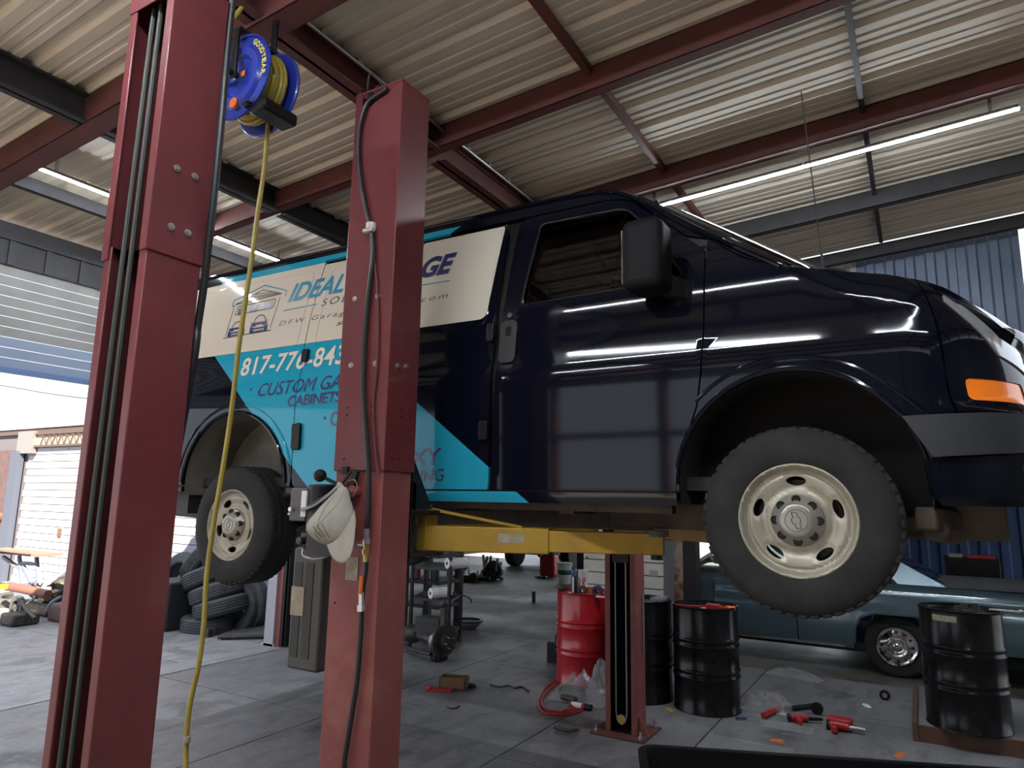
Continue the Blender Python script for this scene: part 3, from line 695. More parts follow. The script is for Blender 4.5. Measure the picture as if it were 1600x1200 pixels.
# arch lips
for A, nm in ((FA, 0), (RA, 1)):
    pts = [(A[0]+A[2]*math.cos(math.radians(t)), A[1]+A[3]*math.sin(math.radians(t))) for t in range(2 if nm else 14, 179, 4)]
    sfollow('wheel_arch_lip', pts, .012, PAINT, off=.004, n=8)
    pts = [(A[0]+(A[2]+.055)*math.cos(math.radians(t)), A[1]+(A[3]+.05)*math.sin(math.radians(t))) for t in range(8 if nm else 20, 172 if nm else 138, 4)]
    sfollow('wheel_arch_flare', pts, .010, WRAP if nm else PAINT, off=-.002, n=8)
    b = MB(); yi = YP(2.1)+.03
    b.lathe([(1.0, 0), (1.0, .38), (.0, .385)], 24, TR(A[0], yi-.03, A[1]) @ Matrix.Diagonal((A[2]+.005, 1, A[3]+.005, 1)) @ RX(-PI/2), a0=-PI, a1=0) if False else None
    P = [(A[0]+(A[2]+.004)*math.cos(math.radians(t)), A[1]+(A[3]+.004)*math.sin(math.radians(t))) for t in range(-8, 189, 7)]
    n = len(P); b.add([(x, yy, z) for x, z in P for yy in (yi-.03, yi+.34)], [(2*i, 2*i+1, 2*i+3, 2*i+2) for i in range(n-1)]+[tuple(2*i+1 for i in range(n))])
    b.build('wheel_well_liner', LINER if nm else WELL, van, recalc=False); b = MB()
    P2 = [(x, 2*YC-yy, z) for x, z in P for yy in (yi-.03, yi+.34)]
    b.add(P2, [(2*i, 2*i+1, 2*i+3, 2*i+2) for i in range(n-1)])
    b.build('wheel_well_liner', LINER if nm else WELL, van, recalc=False)
# handles, hinges, lock, mirror, aerial
def pill(name, u0, u1, z0, z1, th, m_, r=.02, off=0.0):
    P = rrect(u0, u1, z0, z1, r, 4); b = MB(); n = len(P)
    A_ = [S(*p)+Vector((0, -off, 0)) for p in P]; B_ = [p+Vector((0, -th, 0)) for p in A_]
    b.add([*A_, *B_], [tuple(range(n)), tuple(range(n, 2*n))[::-1]]+[(i, (i+1) % n, n+(i+1) % n, n+i) for i in range(n)])
    return b.build(name, m_, van, bevel=.004)
hb = pill('door_handle', -1.825, -1.725, 2.475, 2.705, .014, mat('satin_handle_black', (.03, .03, .032), .28), .03)
pill('handle_recess', -1.792, -1.752, 2.53, 2.675, .016, mat('deep_black', (.002, .002, .002), .9), .018)
b = MB(); c = S(-1.775, 2.735); b.cyl(c, c+Vector((0, -.012, 0)), .014).build('door_lock', CHROME, van)
for (a, c_, d, e) in ((-1.900, -1.860, 2.60, 2.70), (-1.915, -1.865, 2.08, 2.18), (-3.276, -3.228, 2.61, 2.695)): pill('door_hinge', a, c_, d, e, .028, BLACK, .012)
pill('cargo_door_handle', -3.285, -3.215, 2.06, 2.225, .022, BLACK, .02)
pill('rear_side_marker', -4.10, -3.98, 2.335, 2.375, .008, BLACK, .008) if False else None
mr = MB(); c = Vector((-.985, 2.80, 2.86))
mr.box(-1.07, -.88, 2.74, 2.93, 2.70, 3.03); mo = mr.build('wing_mirror', mat('matt_mirror_plastic', (.006, .006, .007), .6, spec=.12), van, bevel=.045, seg=4)
MB().bar((-.95, 2.86, 2.76), (-.86, 3.0, 2.74), .05, .10).build('mirror_arm', BLACK, mo, bevel=.01)
MB().box(-1.073, -1.069, 2.77, 2.90, 2.74, 2.99).build('mirror_glass', CHROME, mo)
# aerial
p = SV(1278, 434); bp = Vector((-.28, 3.10, 2.745)); q = AY(1252, 143, 3.06)
MB().cyl(bp-Vector((0, 0, .03)), bp+Vector((0, 0, .02)), .02, .014).build('aerial_base', BLACK, van); MB().tube([bp, bp+(q-bp)*.5, q], .003, n=5, smooth=False).cyl(bp, bp+(q-bp)*.13, .007, .005, n=8).build('aerial', DKST, van)
# interior: seats, floor, dash
MB().box(-5.0, -.5, 3.12, 4.8, 1.84, 1.90).build('cargo_floor', DKST, van); MB().box(-.80, -.5, 3.25, 4.65, 2.46, 2.78).build('dashboard', TRIM, van, bevel=.05)
for yy in (3.45, 4.45): MB().box(-1.75, -1.22, yy-.26, yy+.26, 2.1, 2.3).box(-1.86, -1.70, yy-.26, yy+.26, 2.25, 2.86).box(-1.84, -1.74, yy-.13, yy+.13, 2.90, 3.10).build('front_seat', mat('grey_seat_cloth', (.10, .10, .095), .9), van, bevel=.04)
MB().box(-1.93, -1.90, 3.15, 4.75, 1.9, 3.38).build('bulkhead', DKST, van)
# underbody
for s in (1, -1):
    yy = YC-s*.56; MB().box(-5.0, .3, yy-.045, yy+.045, 1.655, 1.80).build('frame_rail', UNDER, van, bevel=.008)
b = MB().box(-3.3, -.92, 3.08, 4.82, 1.80, 1.84)
for x in (-2.9, -2.2, -1.5): b.box(x-.04, x+.04, 3.1, 4.8, 1.72, 1.80)
b.box(-3.3, -.95, 3.04, 3.10, 1.735, 1.80)
b.build('floor_pan', UNDER, van)
b = MB()
for x in (-2.3, -1.95, -1.55, -1.25): b.cyl((x, YC-.606, 1.75), (x, YC-.60, 1.75), .013, n=8)
b.box(-1.38, -1.375, YC-.607, YC-.60, 1.66, 1.80).build('frame_hole', BLACK, van)
MB().cyl((-3.856, 3.3, 1.60), (-3.856, 4.6, 1.60), .055).sphere((-3.856, 3.95, 1.60), .16, sc_=(1, .9, 1)).build('rear_axle', GREASE, van)
MB().cyl((-3.6, 3.95, 1.62), (-1.4, 3.95, 1.72), .045).build('drive_shaft', GREASE, van)
MB().cyl((-2.6, 4.35, 1.70), (-1.5, 4.35, 1.70), .10).cyl((-1.5, 4.35, 1.70), (-.6, 4.2, 1.75), .03).cyl((-2.6, 4.35, 1.7), (-4.6, 4.4, 1.72), .03).build('exhaust', RUSTB, van)
for s in (1, -1):
    b = MB(); yy = YC-s*.60
    b.tube([(-4.6, yy, 1.74), (-4.2, yy, 1.62), (-3.856, yy, 1.56), (-3.45, yy, 1.64), (-3.15, yy, 1.74)], .03, n=6); b.build('leaf_spring', GREASE, van)
    MB().bar((-.42, YC-s*.35, 1.66), (-.42, YC-s*.80, 1.64), .16, .05).bar((-.2, YC-s*.3, 1.72), (-.40, YC-s*.8, 1.60), .05).build('control_arm', UNDER, van)
    MB().cyl((-.42, YC-s*.55, 1.66), (-.42, YC-s*.55, 2.0), .06).build('coil_spring', BLACK, van)
MB().bar((.10, 3.35, 1.70), (.1, 4.5, 1.70), .1, .12).bar((-.35, 3.3, 1.69), (.14, 3.35, 1.73), .07, .06).bar((.02, 3.12, 1.74), (.16, 3.5, 1.72), .08, .09).cyl((.05, 3.15, 1.70), (.05, 3.3, 1.70), .05).build('front_crossmember', UNDER, van, bevel=.01)
MB().box(-4.62, -4.4, 3.05, 3.2, 1.65, 1.80).bar((-4.95, 3.3, 1.66), (-4.42, 3.3, 1.64), .09, .07).build('exhaust_hanger', DKST, van)
MB().box(-.9, .1, 3.45, 4.45, 1.80, 2.3).build('engine_block', GREASE, van, bevel=.05)

# --- wheels (axis along y, outer face toward -y)
def make_wheel(px_, pz_, yo, s, name='wheel', rot=0, full=True):
    Mw = TR(px_, yo, pz_) @ (Matrix() if s > 0 else RZ(PI)) @ RX(PI/2) @ RZ(rot)    # local z -> -y (outwards)
    R = .3875
    prof = [(.222, -.02), (.228, -.002), (.245, .006), (.285, .010), (.325, .004), (.350, -.006), (.366, -.020), (.374, -.034), (.379, -.048), (.380, -.065), (.374, -.068), (.374, -.074), (.3815, -.078), (.382, -.112), (.375, -.116), (.375, -.124), (.382, -.128), (.382, -.160), (.375, -.163), (.375, -.170), (.381, -.174), (.379, -.198), (.366, -.222), (.325, -.244), (.245, -.244), (.222, -.21)]
    ty = MB().lathe(prof, 64, Mw).build('tyre', RUB, van)
    b = MB()
    for i in range(52):
        a = 2*PI*i/52
        for (z0, z1, da) in ((-.060, -.012, 0), (-.232, -.185, .06)):
            Ml = Mw @ RZ(a+da); zz = (z0+z1)/2
            rr = .372; R = .3822
            b.box(rr-.012, R-.002, -.0155, .0155, z0+.004, z1-(.016 if z1 > -.1 else 0), Ml)
            if z1 > -.1: b.box(.352, .3745, -.014, .014, z1-.020, z1-.009, Ml)
    for i in range(60):
        a = 2*PI*i/60
        for z0 in (-.108, -.156): b.box(.378, R-.001, -.011, .011, z0, z0+.028, Mw @ RZ(a+z0*2))
    tb = b.build('tread_blocks', RUB, ty, smooth=0); tb['kind'] = 'stuff'
    # pressed steel disc with five oval hand holes
    dz = pchip([(.08, -.050), (.10, -.038), (.115, -.040), (.13, -.046), (.155, -.036), (.18, -.030), (.197, -.040), (.206, -.030), (.214, -.008), (.222, .002), (.228, -.004)])
    hol = []
    for k in range(5):
        a = PI/2+2*PI*k/5; c, s2 = math.cos(a), math.sin(a); cr = .158
        hol.append([(c*(cr+.019*math.sin(t))-s2*(.038*math.cos(t)), s2*(cr+.019*math.sin(t))+c*(.038*math.cos(t))) for t in [2*PI*i/22 for i in range(22)]])
    loops = [[(.2275*math.cos(2*PI*i/72), .2275*math.sin(2*PI*i/72)) for i in range(72)], [(.08*math.cos(2*PI*i/36), .08*math.sin(2*PI*i/36)) for i in range(36)][::-1]]+hol
    def D_(u, v):
        r = math.hypot(u, v); z = dz(r)
        for k in range(5):
            a = PI/2+2*PI*k/5; c, s2 = math.cos(a), math.sin(a); e = ((u*c+v*s2-.158)/.034)**2+((-u*s2+v*c)/.056)**2
            if e < 1: z -= .010*(1-e)
        return Mw @ Vector((u, v, z))
    rim = patch('rim', D_, loops, WHEEL, van, step=.011, hem=.02)
    b = MB().lathe([(.222, -.004), (.200, -.06), (.19, -.20), (.21, -.24)], 40, Mw); b.build('rim_barrel', DKST, rim, recalc=False)
    b = MB().cyl(Mw @ Vector((0, 0, -.10)), Mw @ Vector((0, 0, -.14)), .165, n=40); b.build('brake_disc', GREASE, rim)
    b = MB().lathe([(.105, -.042), (.103, -.030), (.092, -.018), (.080, -.010), (.066, .004), (.060, .008), (.045, .009), (.001, .009)], 48, Mw); cp = b.build('hub_cap', CAPM, rim); cp = rim
    b = MB(); lo = MB()
    for k in range(8):
        a = 2*PI*(k+.0)/8; Ml = Mw @ TR(.0835*math.cos(a), .0835*math.sin(a), 0)
        MB().lathe([(.0165, -.03), (.0175, -.0085), (.0140, -.0055), (.012, -.009), (.001, -.009)], 14, Ml).build('wheel_nut', WELL, rim)
    # round emblem with an outlined bow-tie shape
    ring = [(math.cos(2*PI*i/28)*.043, math.sin(2*PI*i/28)*.043, .0105) for i in range(29)]
    bt = [(-.036, -.008), (-.030, .010), (-.011, .010), (-.009, .016), (.012, .016), (.010, .010), (.036, .010), (.030, -.008), (.011, -.008), (.009, -.016), (-.012, -.016), (-.010, -.008), (-.036, -.008)]
    ra = math.radians(-75 if s > 0 and px_ > -1 else -100)-rot; c, s2 = math.cos(ra), math.sin(ra)
    b.__init__(); b.tube([Mw @ Vector(p) for p in ring], .0009, n=4, smooth=False); b.tube([Mw @ Vector((x*c-y*s2, x*s2+y*c, .0102)) for x, y in bt], .0013, n=4, smooth=False)
    b.build('emblem', BLACK, rim, smooth=0)
    return ty
make_wheel(-.425, 1.722, 2.985, 1, rot=0)
make_wheel(-3.86, 1.592, 2.985, 1, rot=math.radians(-38))
for X_, Z_ in ((-.425, 1.722), (-3.86, 1.592)):
    Mw = TR(X_, 2*YC-2.985, Z_) @ RZ(PI) @ RX(PI/2)
    MB().lathe([(.1, -.03), (.222, -.02), (.228, -.002), (.285, .010), (.350, -.006), (.379, -.048), (.383, -.12), (.379, -.198), (.325, -.244), (.222, -.21), (.1, -.1)], 40, Mw, close=True).build('tyre', RUB, van)

# --- lettering
def vtext(txt, p0, p1, top, m_, shear=0, offset=0, spacing=1, dz=.0030, nm='lettering'):
    (u0, z0), (u1, z1) = SV(*p0), SV(*p1); ut, zt = SV(*top); h = zt-(z0+(z1-z0)*(ut-u0)/(u1-u0))
    v, f = text_mesh(txt, shear=shear, offset=offset, spacing=spacing)
    bm = bmesh.new(); bv = [bm.verts.new((x, y, 0)) for x, y in v]
    for q_ in f:
        try: bm.faces.new([bv[i] for i in q_])
        except ValueError: pass
    bmesh.ops.triangulate(bm, faces=bm.faces)
    for k in range(1, 9): bmesh.ops.bisect_plane(bm, geom=bm.verts[:]+bm.edges[:]+bm.faces[:], plane_co=(0, k/9, 0), plane_no=(0, 1, 0))
    bm.verts.index_update(); v = [(p.co.x, p.co.y) for p in bm.verts]; f = [tuple(p.index for p in q_.verts) for q_ in bm.faces]; bm.free()
    b = MB(); b.add([S(u0+(u1-u0)*x, z0+(z1-z0)*x+h*y)+Vector((0, -dz, 0)) for x, y in v], f)
    return b.build(nm, m_, van, smooth=0, recalc=False)
def vline(pts, wd, m_, nm='logo_line', dz=.002):
    W = [S(*SV(*p))+Vector((0, -dz, 0)) for p in pts]; b = MB()
    for a, c in zip(W, W[1:]): b.bar(a, c, .0008, wd, up=(0, 1, 0)) if False else b.bar(a, c, wd, .0008, up=(0, 1, 0))
    return b.build(nm, m_, van, smooth=0)
def vpoly(polys, m_, nm='logo_shape', dz=.002):
    b = MB()
    for P in polys: b.add([S(*SV(*p))+Vector((0, -dz, 0)) for p in P], [tuple(range(len(P)))])
    return b.build(nm, m_, van, smooth=0, recalc=False)
q = lambda x, y: (340+x/7.2727, 390+y/7.2727)
vtext('IDEAL', q(795, 600), q(1425, 482), q(1390, 285), CYANL, .28, .022, 1.0)
vtext('GARAGE', (560, 455), (709, 426), (713, 394), NAVYL, .28, .045, 1.0)
vtext('SOLUTIONS', q(1180, 645), (640, 452), q(1200, 565), DARKL, .15, -.004, 1.3)
vtext('DFW GarageSolutions.com', q(695, 885), (699, 468), q(740, 812), DARKL, .2, -.006, 1.35)
vtext('SIMPLY', q(1345, 870), (590, 494), q(1365, 828), DARKL, .25, .02)
vline([q(750, 697), q(1130, 620)], .006, CYANL); vline([(652, 447), (703, 438.5)], .006, CYANL)
r4 = lambda x, y: (340+x/5, 540+y/5)
vtext('817-776-8436', r4(178, 242), (557, 566), r4(205, 100), WHITL, .18, .018, 1.05)
vtext('CUSTOM GARAGE', r4(312, 400), (598, 599), r4(350, 297), PURPL, .15, .0, 1.0)
vtext('CABINETS', r4(548, 478), r4(965, 440), r4(575, 392), PURPL, .15, .015, .95)
vtext('CLOSETS AND', r4(880, 630), (649, 661), r4(915, 512), PURPL, .05, .02, 1.0)
r5 = lambda x, y: (620+x/6.317, 600+y/6.317)
vtext('EPOXY', (578, 731), r5(445, 800), r5(150, 642), PURPL, .1, .010, 1.0)
vtext('FLOORING', (586, 758), r5(468, 955), r5(130, 858), PURPL, .1, .010, 1.0)
for c in (r4(262, 345), r4(838, 567)):
    u, z = SV(*c); b = MB(); b.cyl(S(u, z), S(u, z)+Vector((0, -.002, 0)), .010, n=12); b.build('bullet_point', PURPL, van)
# house-and-cars logo
vline([q(170, 650), q(185, 585), q(540, 408), q(785, 465), q(770, 530)], .008, CYANL); vline([q(170, 650), q(205, 640), q(215, 600)], .007, CYANL)
vline([q(215, 625), q(520, 458), q(735, 500), q(215, 625)], .005, DARKL)
for a, c in (((430, 510), (640, 480)), ((370, 545), (690, 490)), ((300, 580), (710, 495))): vline([q(*a), q(*c)], .004, DARKL)
for P in (((190, 660), (90, 985)), ((235, 650), (200, 745), (630, 660), (665, 560)), ((715, 540), (600, 885)), ((65, 1010), (610, 915)), ((235, 650), (660, 560))): vline([q(*p) for p in P], .005, DARKL)
for P in (((240, 672), (300, 660), (285, 735), (228, 748)), ((385, 640), (480, 625), (440, 705), (372, 718)), ((530, 605), (625, 595), (600, 675), (520, 690))): vpoly([[q(*p) for p in P]], NAVYL)
def car_logo(o, w_, h_, sk):
    f = lambda x, y: q(o[0]+x*w_+y*sk, o[1]-y*h_-x*w_*.17)
    roofp = [f(.18, .55), f(.25, .80), (f(.35, .93)), f(.55, 1.0), f(.72, .93), f(.82, .78), f(.86, .55)]
    vline(roofp, .006, NAVYL)
    vpoly([[f(.08, .60), f(.92, .60), f(.97, .42), f(.75, .36), f(.68, .46), f(.35, .46), f(.28, .36), f(.02, .42)], [f(0, .40), f(.20, .34), f(.22, .0), f(0, 0)], [f(.8, .34), f(1.0, .40), f(1.0, 0), f(.82, 0)], [f(.2, .30), f(.8, .30), f(.8, .20), f(.2, .20)], [f(.2, .12), f(.8, .12), f(.8, .04), f(.2, .04)], [f(-.02, .62), f(.07, .66), f(.07, .60)], [f(.93, .66), f(1.04, .64), f(.93, .60)]], NAVYL)
car_logo((360, 960), 200, 200, 28); car_logo((110, 1000), 190, 165, 28)

# ================================================================== LIFT COLUMNS
def cprofile(x0, x1, y0, y1, op, t=.008, lip=.045):
    # C channel, closed back, opening on side op ('+y' / '-y')
    P = [(x0, y0), (x0, y1), (x0+lip, y1), (x0+lip, y1-t), (x0+t, y1-t), (x0+t, y0+t), (x1-t, y0+t), (x1-t, y1-t), (x1-lip, y1-t), (x1-lip, y1), (x1, y1), (x1, y0)]
    if op == '-y': P = [(x, y0+y1-y) for x, y in P]
    return P
def column(name, label, x0, x1, y0, y1, op, z0, zs, z1, M1, M2, grow=.010, group=None):
    t = thing(name, label, 'lift column', ((x0+x1)/2, (y0+y1)/2, z0), group=group)
    MB().prism(cprofile(x0, x1, y0, y1, op), zs-z0, TR(0, 0, z0)).build('lower_section', M1, t, bevel=.004)
    g = grow; MB().prism(cprofile(x0-g, x1+g, y0-g, y1+g, op, t=.009), z1-zs+.05, TR(0, 0, zs-.05)).build('upper_section', M2, t, bevel=.004)
    MB().box(x0-g, x1+g, y0-g, y1+g, z1, z1+.012).build('top_plate', M2, t)
    MB().box(x0-.09, x1+.09, y0-.10, y1+.10, z0, z0+.018).build('base_plate', REDOX, t, bevel=.003)
    for xx, yy in ((x0-.05, y0-.06), (x1+.05, y0-.06), (x0-.05, y1+.06), (x1+.05, y1+.06)): MB().cyl((xx, yy, z0+.018), (xx, yy, z0+.035), .018, n=6).cyl((xx, yy, z0+.03), (xx, yy, z0+.07), .009, n=8).build('anchor_bolt', STEEL, t, smooth=0)
    return t
def bolts(t, pts, axis):   # axis: direction out of the face
    a = Vector(axis)
    for p in pts: MB().cyl(p-a*.002, p+a*.004, .014, n=16).cyl(p+a*.004, p+a*.012, .009, n=6).build('bolt', STEEL, t, smooth=20)
# centre column (near side of the van)
cx0, cx1, cy0, cy1 = -2.418, -2.122, 2.45, 2.655
ct = column('lift_column', 'red steel lift column in the centre, with a beige cap and black hose hanging on it', cx0, cx1, cy0, cy1, '+y', 0, 1.955, 3.875, REDB, RED)
fy = cy0-.011
bolts(ct, [AY(555, 467, fy), AY(591, 463, fy), AY(549, 571, fy), AY(587, 568, fy)], (0, -1, 0))
bolts(ct, [AX(621, 572, cx1+.011), AX(634, 573, cx1+.011)], (1, 0, 0))
b = MB()
for p in ((543, 637), (542, 648), (581, 635), (581, 646), (537, 717)): P = AY(*p, fy); b.cyl(P+Vector((0, .001, 0)), P+Vector((0, -.001, 0)), .006, n=8)
for p in ((627, 640), (641, 641), (627, 651), (640, 652), (612, 717), (624, 717)): P = AX(*p, cx1+.0105); b.cyl(P, P+Vector((.001, 0, 0)), .006, n=8)
for p in ((523, 942),): P = AY(*p, cy0); b.cyl(P+Vector((0, .001, 0)), P+Vector((0, -.001, 0)), .007, n=8)
o = b.build('bolt_hole', BLACK, ct); o['kind'] = 'stuff'
MB().box(cx1+.0, cx1+.006, 2.48, 2.63, 0, .3).build('foot_gusset', REDB, ct)
# left column (neighbouring lift, open side to the front left)
lx0, lx1, ly0, ly1 = -2.625, -2.35, 1.365, 1.585
lc = column('lift_column', 'nearest red lift column at left, open channel with two dark cables inside', lx0, lx1, ly0, ly1, '-y', 0, 2.705, 3.80, RED, RED, grow=.008)
bolts(lc, [AX(276, 263, lx1+.009), AX(304, 276, lx1+.009), AX(267, 354, lx1+.009), AX(293, 364, lx1+.009)], (1, 0, 0))
MB().box(lx0-.008, lx1+.008, ly0-.012, ly0-.008, 3.70, 3.80).build('channel_cap', RED, lc)
for i, (pa, pb) in enumerate((((229, 120), (104, 1090)), ((247, 60), (121, 1090)))):
    xa = AY(*pa, 1.395).x; xb = AY(*pb, 1.395).x
    MB().tube([(xa, 1.395, 3.72), ((xa+xb)/2-.003, 1.395, 2.0), (xb, 1.395, .1)], .010, n=8).build('lift_cable', mat('dark_green_cable', (.032, .037, .03), .6), lc)
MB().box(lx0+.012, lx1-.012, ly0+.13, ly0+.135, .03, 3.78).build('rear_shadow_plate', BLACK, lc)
MB().box(-2.58, -2.40, ly0+.14, ly1-.03, .6, .95).build('carriage_block', DKST, lc)
# far column (other side of the van)
rx0, rx1, ry0, ry1 = -2.245, -1.985, 5.36, 5.57
rc = column('lift_column', 'far red lift column between the red and black drums, loop of steel cable in its open channel', rx0, rx1, ry0, ry1, '-y', 0, 2.0, 3.87, REDB, RED)
MB().tube([(-2.165, 5.39, 2.2), (-2.165, 5.39, .16), (-2.155, 5.39, .10), (-2.12, 5.39, .07), (-2.085, 5.39, .10), (-2.075, 5.39, .16), (-2.075, 5.39, 2.2)], .006, n=6, smooth=False).build('steel_cable', ALU, rc)
MB().cyl((-2.12, 5.38, .11), (-2.12, 5.43, .11), .036, n=18).build('sheave', BRASS, rc)
MB().box(rx0+.01, rx1-.01, ry0+.08, ry0+.085, .03, 3.8).build('channel_shadow_plate', mat('matt_black_shade', (.003, .003, .003), .95, spec=.1), rc)  # black sheet added in place of the shade inside the channel
MB().prism([(0, 0), (.09, 0), (0, .14)], .012, TR(rx1, 5.40, .018) @ RX(PI/2)).build('foot_gusset', REDB, rc)
MB().box(rx1+.003, rx1+.012, 5.5, 5.53, .6, 1.05).build('cable_guide', ALU, rc)
o = MB().tube([(-2.62, 5.22, .012), (-2.50, 5.19, .014), (-2.40, 5.21, .03)], .011).build('loose_hose', HOSE); tag(o, 'short black hose lying at the foot of the far red column', 'hose')

# ---- lift arms and carriage
def arm(par, a, bb, h=.125, w_=.11, gus=True, group=None, pad=True, zt=1.655):
    a, bb = Vector(a), Vector(bb); d = (bb-a).normalized(); L = (bb-a).length
    m_ = a+d*L*.55
    t = MB().bar(a, m_, w_, h).build('lift_arm', YEL, par, bevel=.006)
    MB().bar(m_-d*.08+Vector((0, 0, .0)), bb+d*.03, w_*.8, h*.82).build('inner_beam', YEL, t, bevel=.005)
    s = d.cross(Vector((0, 0, 1)))
    if gus:
        g = MB(); z1 = h/2+.085; g.bar(a+Vector((0, 0, z1)), a+d*.50+Vector((0, 0, h/2)), .05, .014)
        g.box(a.x-.02, a.x+.035, a.y-.05, a.y+.05, a.z-h/2, a.z+z1); g.build('gusset', YEL, t, bevel=.003)
    g = MB(); p = a+d*.46-s*-1*0; f = s if s.y < 0 else -s
    q0 = a+d*.385+f*(w_/2+.001)+Vector((0, 0, -.012)); g.add([q0, q0+d*.13, q0+d*.13+Vector((0, 0, .045)), q0+Vector((0, 0, .045))], [(0, 1, 2, 3)]); g.build('rating_plate', CREAM, t, recalc=False)
    if pad:
        g = MB().cyl(bb+Vector((0, 0, -.075)), bb+Vector((0, 0, -.055)), .03).cyl(bb+Vector((0, 0, -.05)), bb+Vector((0, 0, zt-bb.z-.03)), .038).build('pad_screw', BLACK, t)
        MB().cyl((bb.x, bb.y, zt-.035), (bb.x, bb.y, zt-.004), .058).build('rubber_pad', mat('grey_rubber_pad', (.10, .10, .09), .8), t)
    return t
zb_ = 1.585
t = thing('arm_carriage', 'black carriage on the centre red column with yellow arms under the raised van', 'lift carriage', (-2.27, 2.75, 1.5))
arm(t, (-2.19, 2.88, zb_), (-1.11, 3.30, zb_)); arm(t, (-2.36, 2.88, zb_), (-3.12, 3.36, zb_), gus=False)
MB().box(-2.38, -2.16, 2.50, 2.62, 1.3, 2.25).build('slide_block', BLACK, t); MB().box(-2.42, -2.11, 2.665, 2.93, 1.50, 1.525).box(-2.42, -2.11, 2.665, 2.93, 1.70, 1.725).box(-2.40, -2.12, 2.665, 2.70, 1.47, 1.86).build('arm_bracket', BLACK, t, bevel=.004)
MB().add([(-2.135, 2.665, 1.73), (-2.135, 2.83, 1.73), (-2.135, 2.665, 1.98), (-2.12, 2.665, 1.73), (-2.12, 2.83, 1.73), (-2.12, 2.665, 1.98)], [(0, 1, 2), (3, 5, 4), (0, 3, 4, 1), (1, 4, 5, 2), (2, 5, 3, 0)]).build('side_gusset', BLACK, t)
for xx in (-2.19, -2.36): MB().cyl((xx, 2.88, 1.49), (xx, 2.88, 1.75), .025).build('pivot_pin', STEEL, t)
t = thing('arm_carriage', 'black carriage on the far red column with yellow arms under the raised van', 'lift carriage', (-2.12, 5.3, 1.5))
arm(t, (-2.02, 5.12, zb_), (-1.12, 4.54, zb_), gus=False); arm(t, (-2.2, 5.12, zb_), (-3.2, 4.56, zb_), gus=False)
MB().box(-2.19, -2.05, 5.38, 5.46, 1.3, 2.2).build('slide_block', BLACK, t); MB().box(-2.26, -1.96, 5.06, 5.355, 1.50, 1.525).box(-2.26, -1.96, 5.06, 5.355, 1.70, 1.725).box(-2.24, -1.98, 5.31, 5.355, 1.48, 1.8).build('arm_bracket', BLACK, t)

# ---- power unit at the centre column
t = thing('hydraulic_power_unit', 'black hydraulic power unit with tall ribbed tank on the centre red column', 'pump', (-2.7, 2.6, .93))
MB().box(-2.80, -2.585, 2.57, 2.74, .93, 1.525).build('oil_tank', mat('grey_brown_tank_plastic', (.055, .050, .042), .5), t, bevel=.015)
for xx in (-2.755, -2.675): MB().box(xx-.028, xx+.028, 2.566, 2.572, .99, 1.45).build('tank_rib', mat('tank_recess', (.03, .028, .025), .6), t, bevel=.002)
MB().box(-2.79, -2.70, 2.562, 2.566, 1.19, 1.33).build('stained_label', CREAM, t)
MB().box(-2.84, -2.72, 2.555, 2.70, 1.655, 1.825).build('starter_box', mat('grey_box_paint', (.10, .095, .09), .6), t, bevel=.008)
MB().cyl((-2.655, 2.62, 1.60), (-2.655, 2.62, 1.845), .085, n=24).build('motor', BLACK, t, bevel=.01)
MB().box(-2.735, -2.70, 2.535, 2.545, 1.68, 1.81).build('motor_label', PAPER, t)
MB().box(-2.76, -2.58, 2.57, 2.70, 1.53, 1.60).cyl((-2.70, 2.56, 1.56), (-2.70, 2.50, 1.56), .02).cyl((-2.64, 2.57, 1.585), (-2.64, 2.54, 1.585), .03).build('pump_block', GREASE, t, bevel=.006)
MB().tube([AY(474, 858, 2.5), AY(474, 868, 2.49), AY(490, 873, 2.48), AY(508, 870, 2.49), AY(520, 862, 2.52)], .006).build('clear_tube', ALU, t)
MB().tube([AY(472, 796, 2.53), AY(490, 790, 2.50), AY(515, 773, 2.44), AY(530, 758, 2.43)], .010).build('grey_conduit', ALU, t); MB().tube([AY(480, 793, 2.52), AY(505, 778, 2.46), AY(528, 762, 2.43), AY(550, 735, 2.43)], .008).build('black_cable', HOSE, t)
MB().cyl((-2.845, 2.58, 1.69), (-2.87, 2.58, 1.69), .008).cyl((-2.81, 2.55, 1.715), (-2.81, 2.53, 1.715), .012).build('gland', STEEL, t)
MB().tube([AY(540, 763, 2.44), AY(500, 743, 2.41)], .009, smooth=False).build('release_lever', BLACK, t); MB().sphere(AY(500, 743, 2.41), .031).build('lever_knob', BLACK, t)
MB().box(-2.60, -2.43, 2.46, 2.62, 1.50, 1.70).build('mounting_bracket', DKST, t)
t = thing('safety_latch', 'black safety latch lever with steel ring on the centre red column', 'latch', (-2.3, 2.43, 1.85))
MB().bar(AY(541, 793, 2.43), AY(557, 735, 2.42), .035, .02, up=(0, 1, 0)).build('latch_lever', BLACK, t, bevel=.004)
MB().tube([AY(545, 751, 2.405), AY(554, 750, 2.405), AY(558, 760, 2.405), AY(556, 768, 2.41)], .002, n=5).build('wire_ring', STEEL, t)
P = AY(556, 768, 2.44); MB().cyl(P+Vector((0, .01, 0)), P+Vector((0, -.03, 0)), .028).build('latch_boss', REDB, t); MB().cyl(P+Vector((0, -.03, 0)), P+Vector((0, -.05, 0)), .012, n=6).build('latch_bolt', STEEL, t)
P = AY(541, 735, 2.44); MB().box(P.x-.02, P.x+.02, 2.425, 2.45, P.z-.018, P.z+.018).build('sensor_block', BLACK, t, bevel=.003)

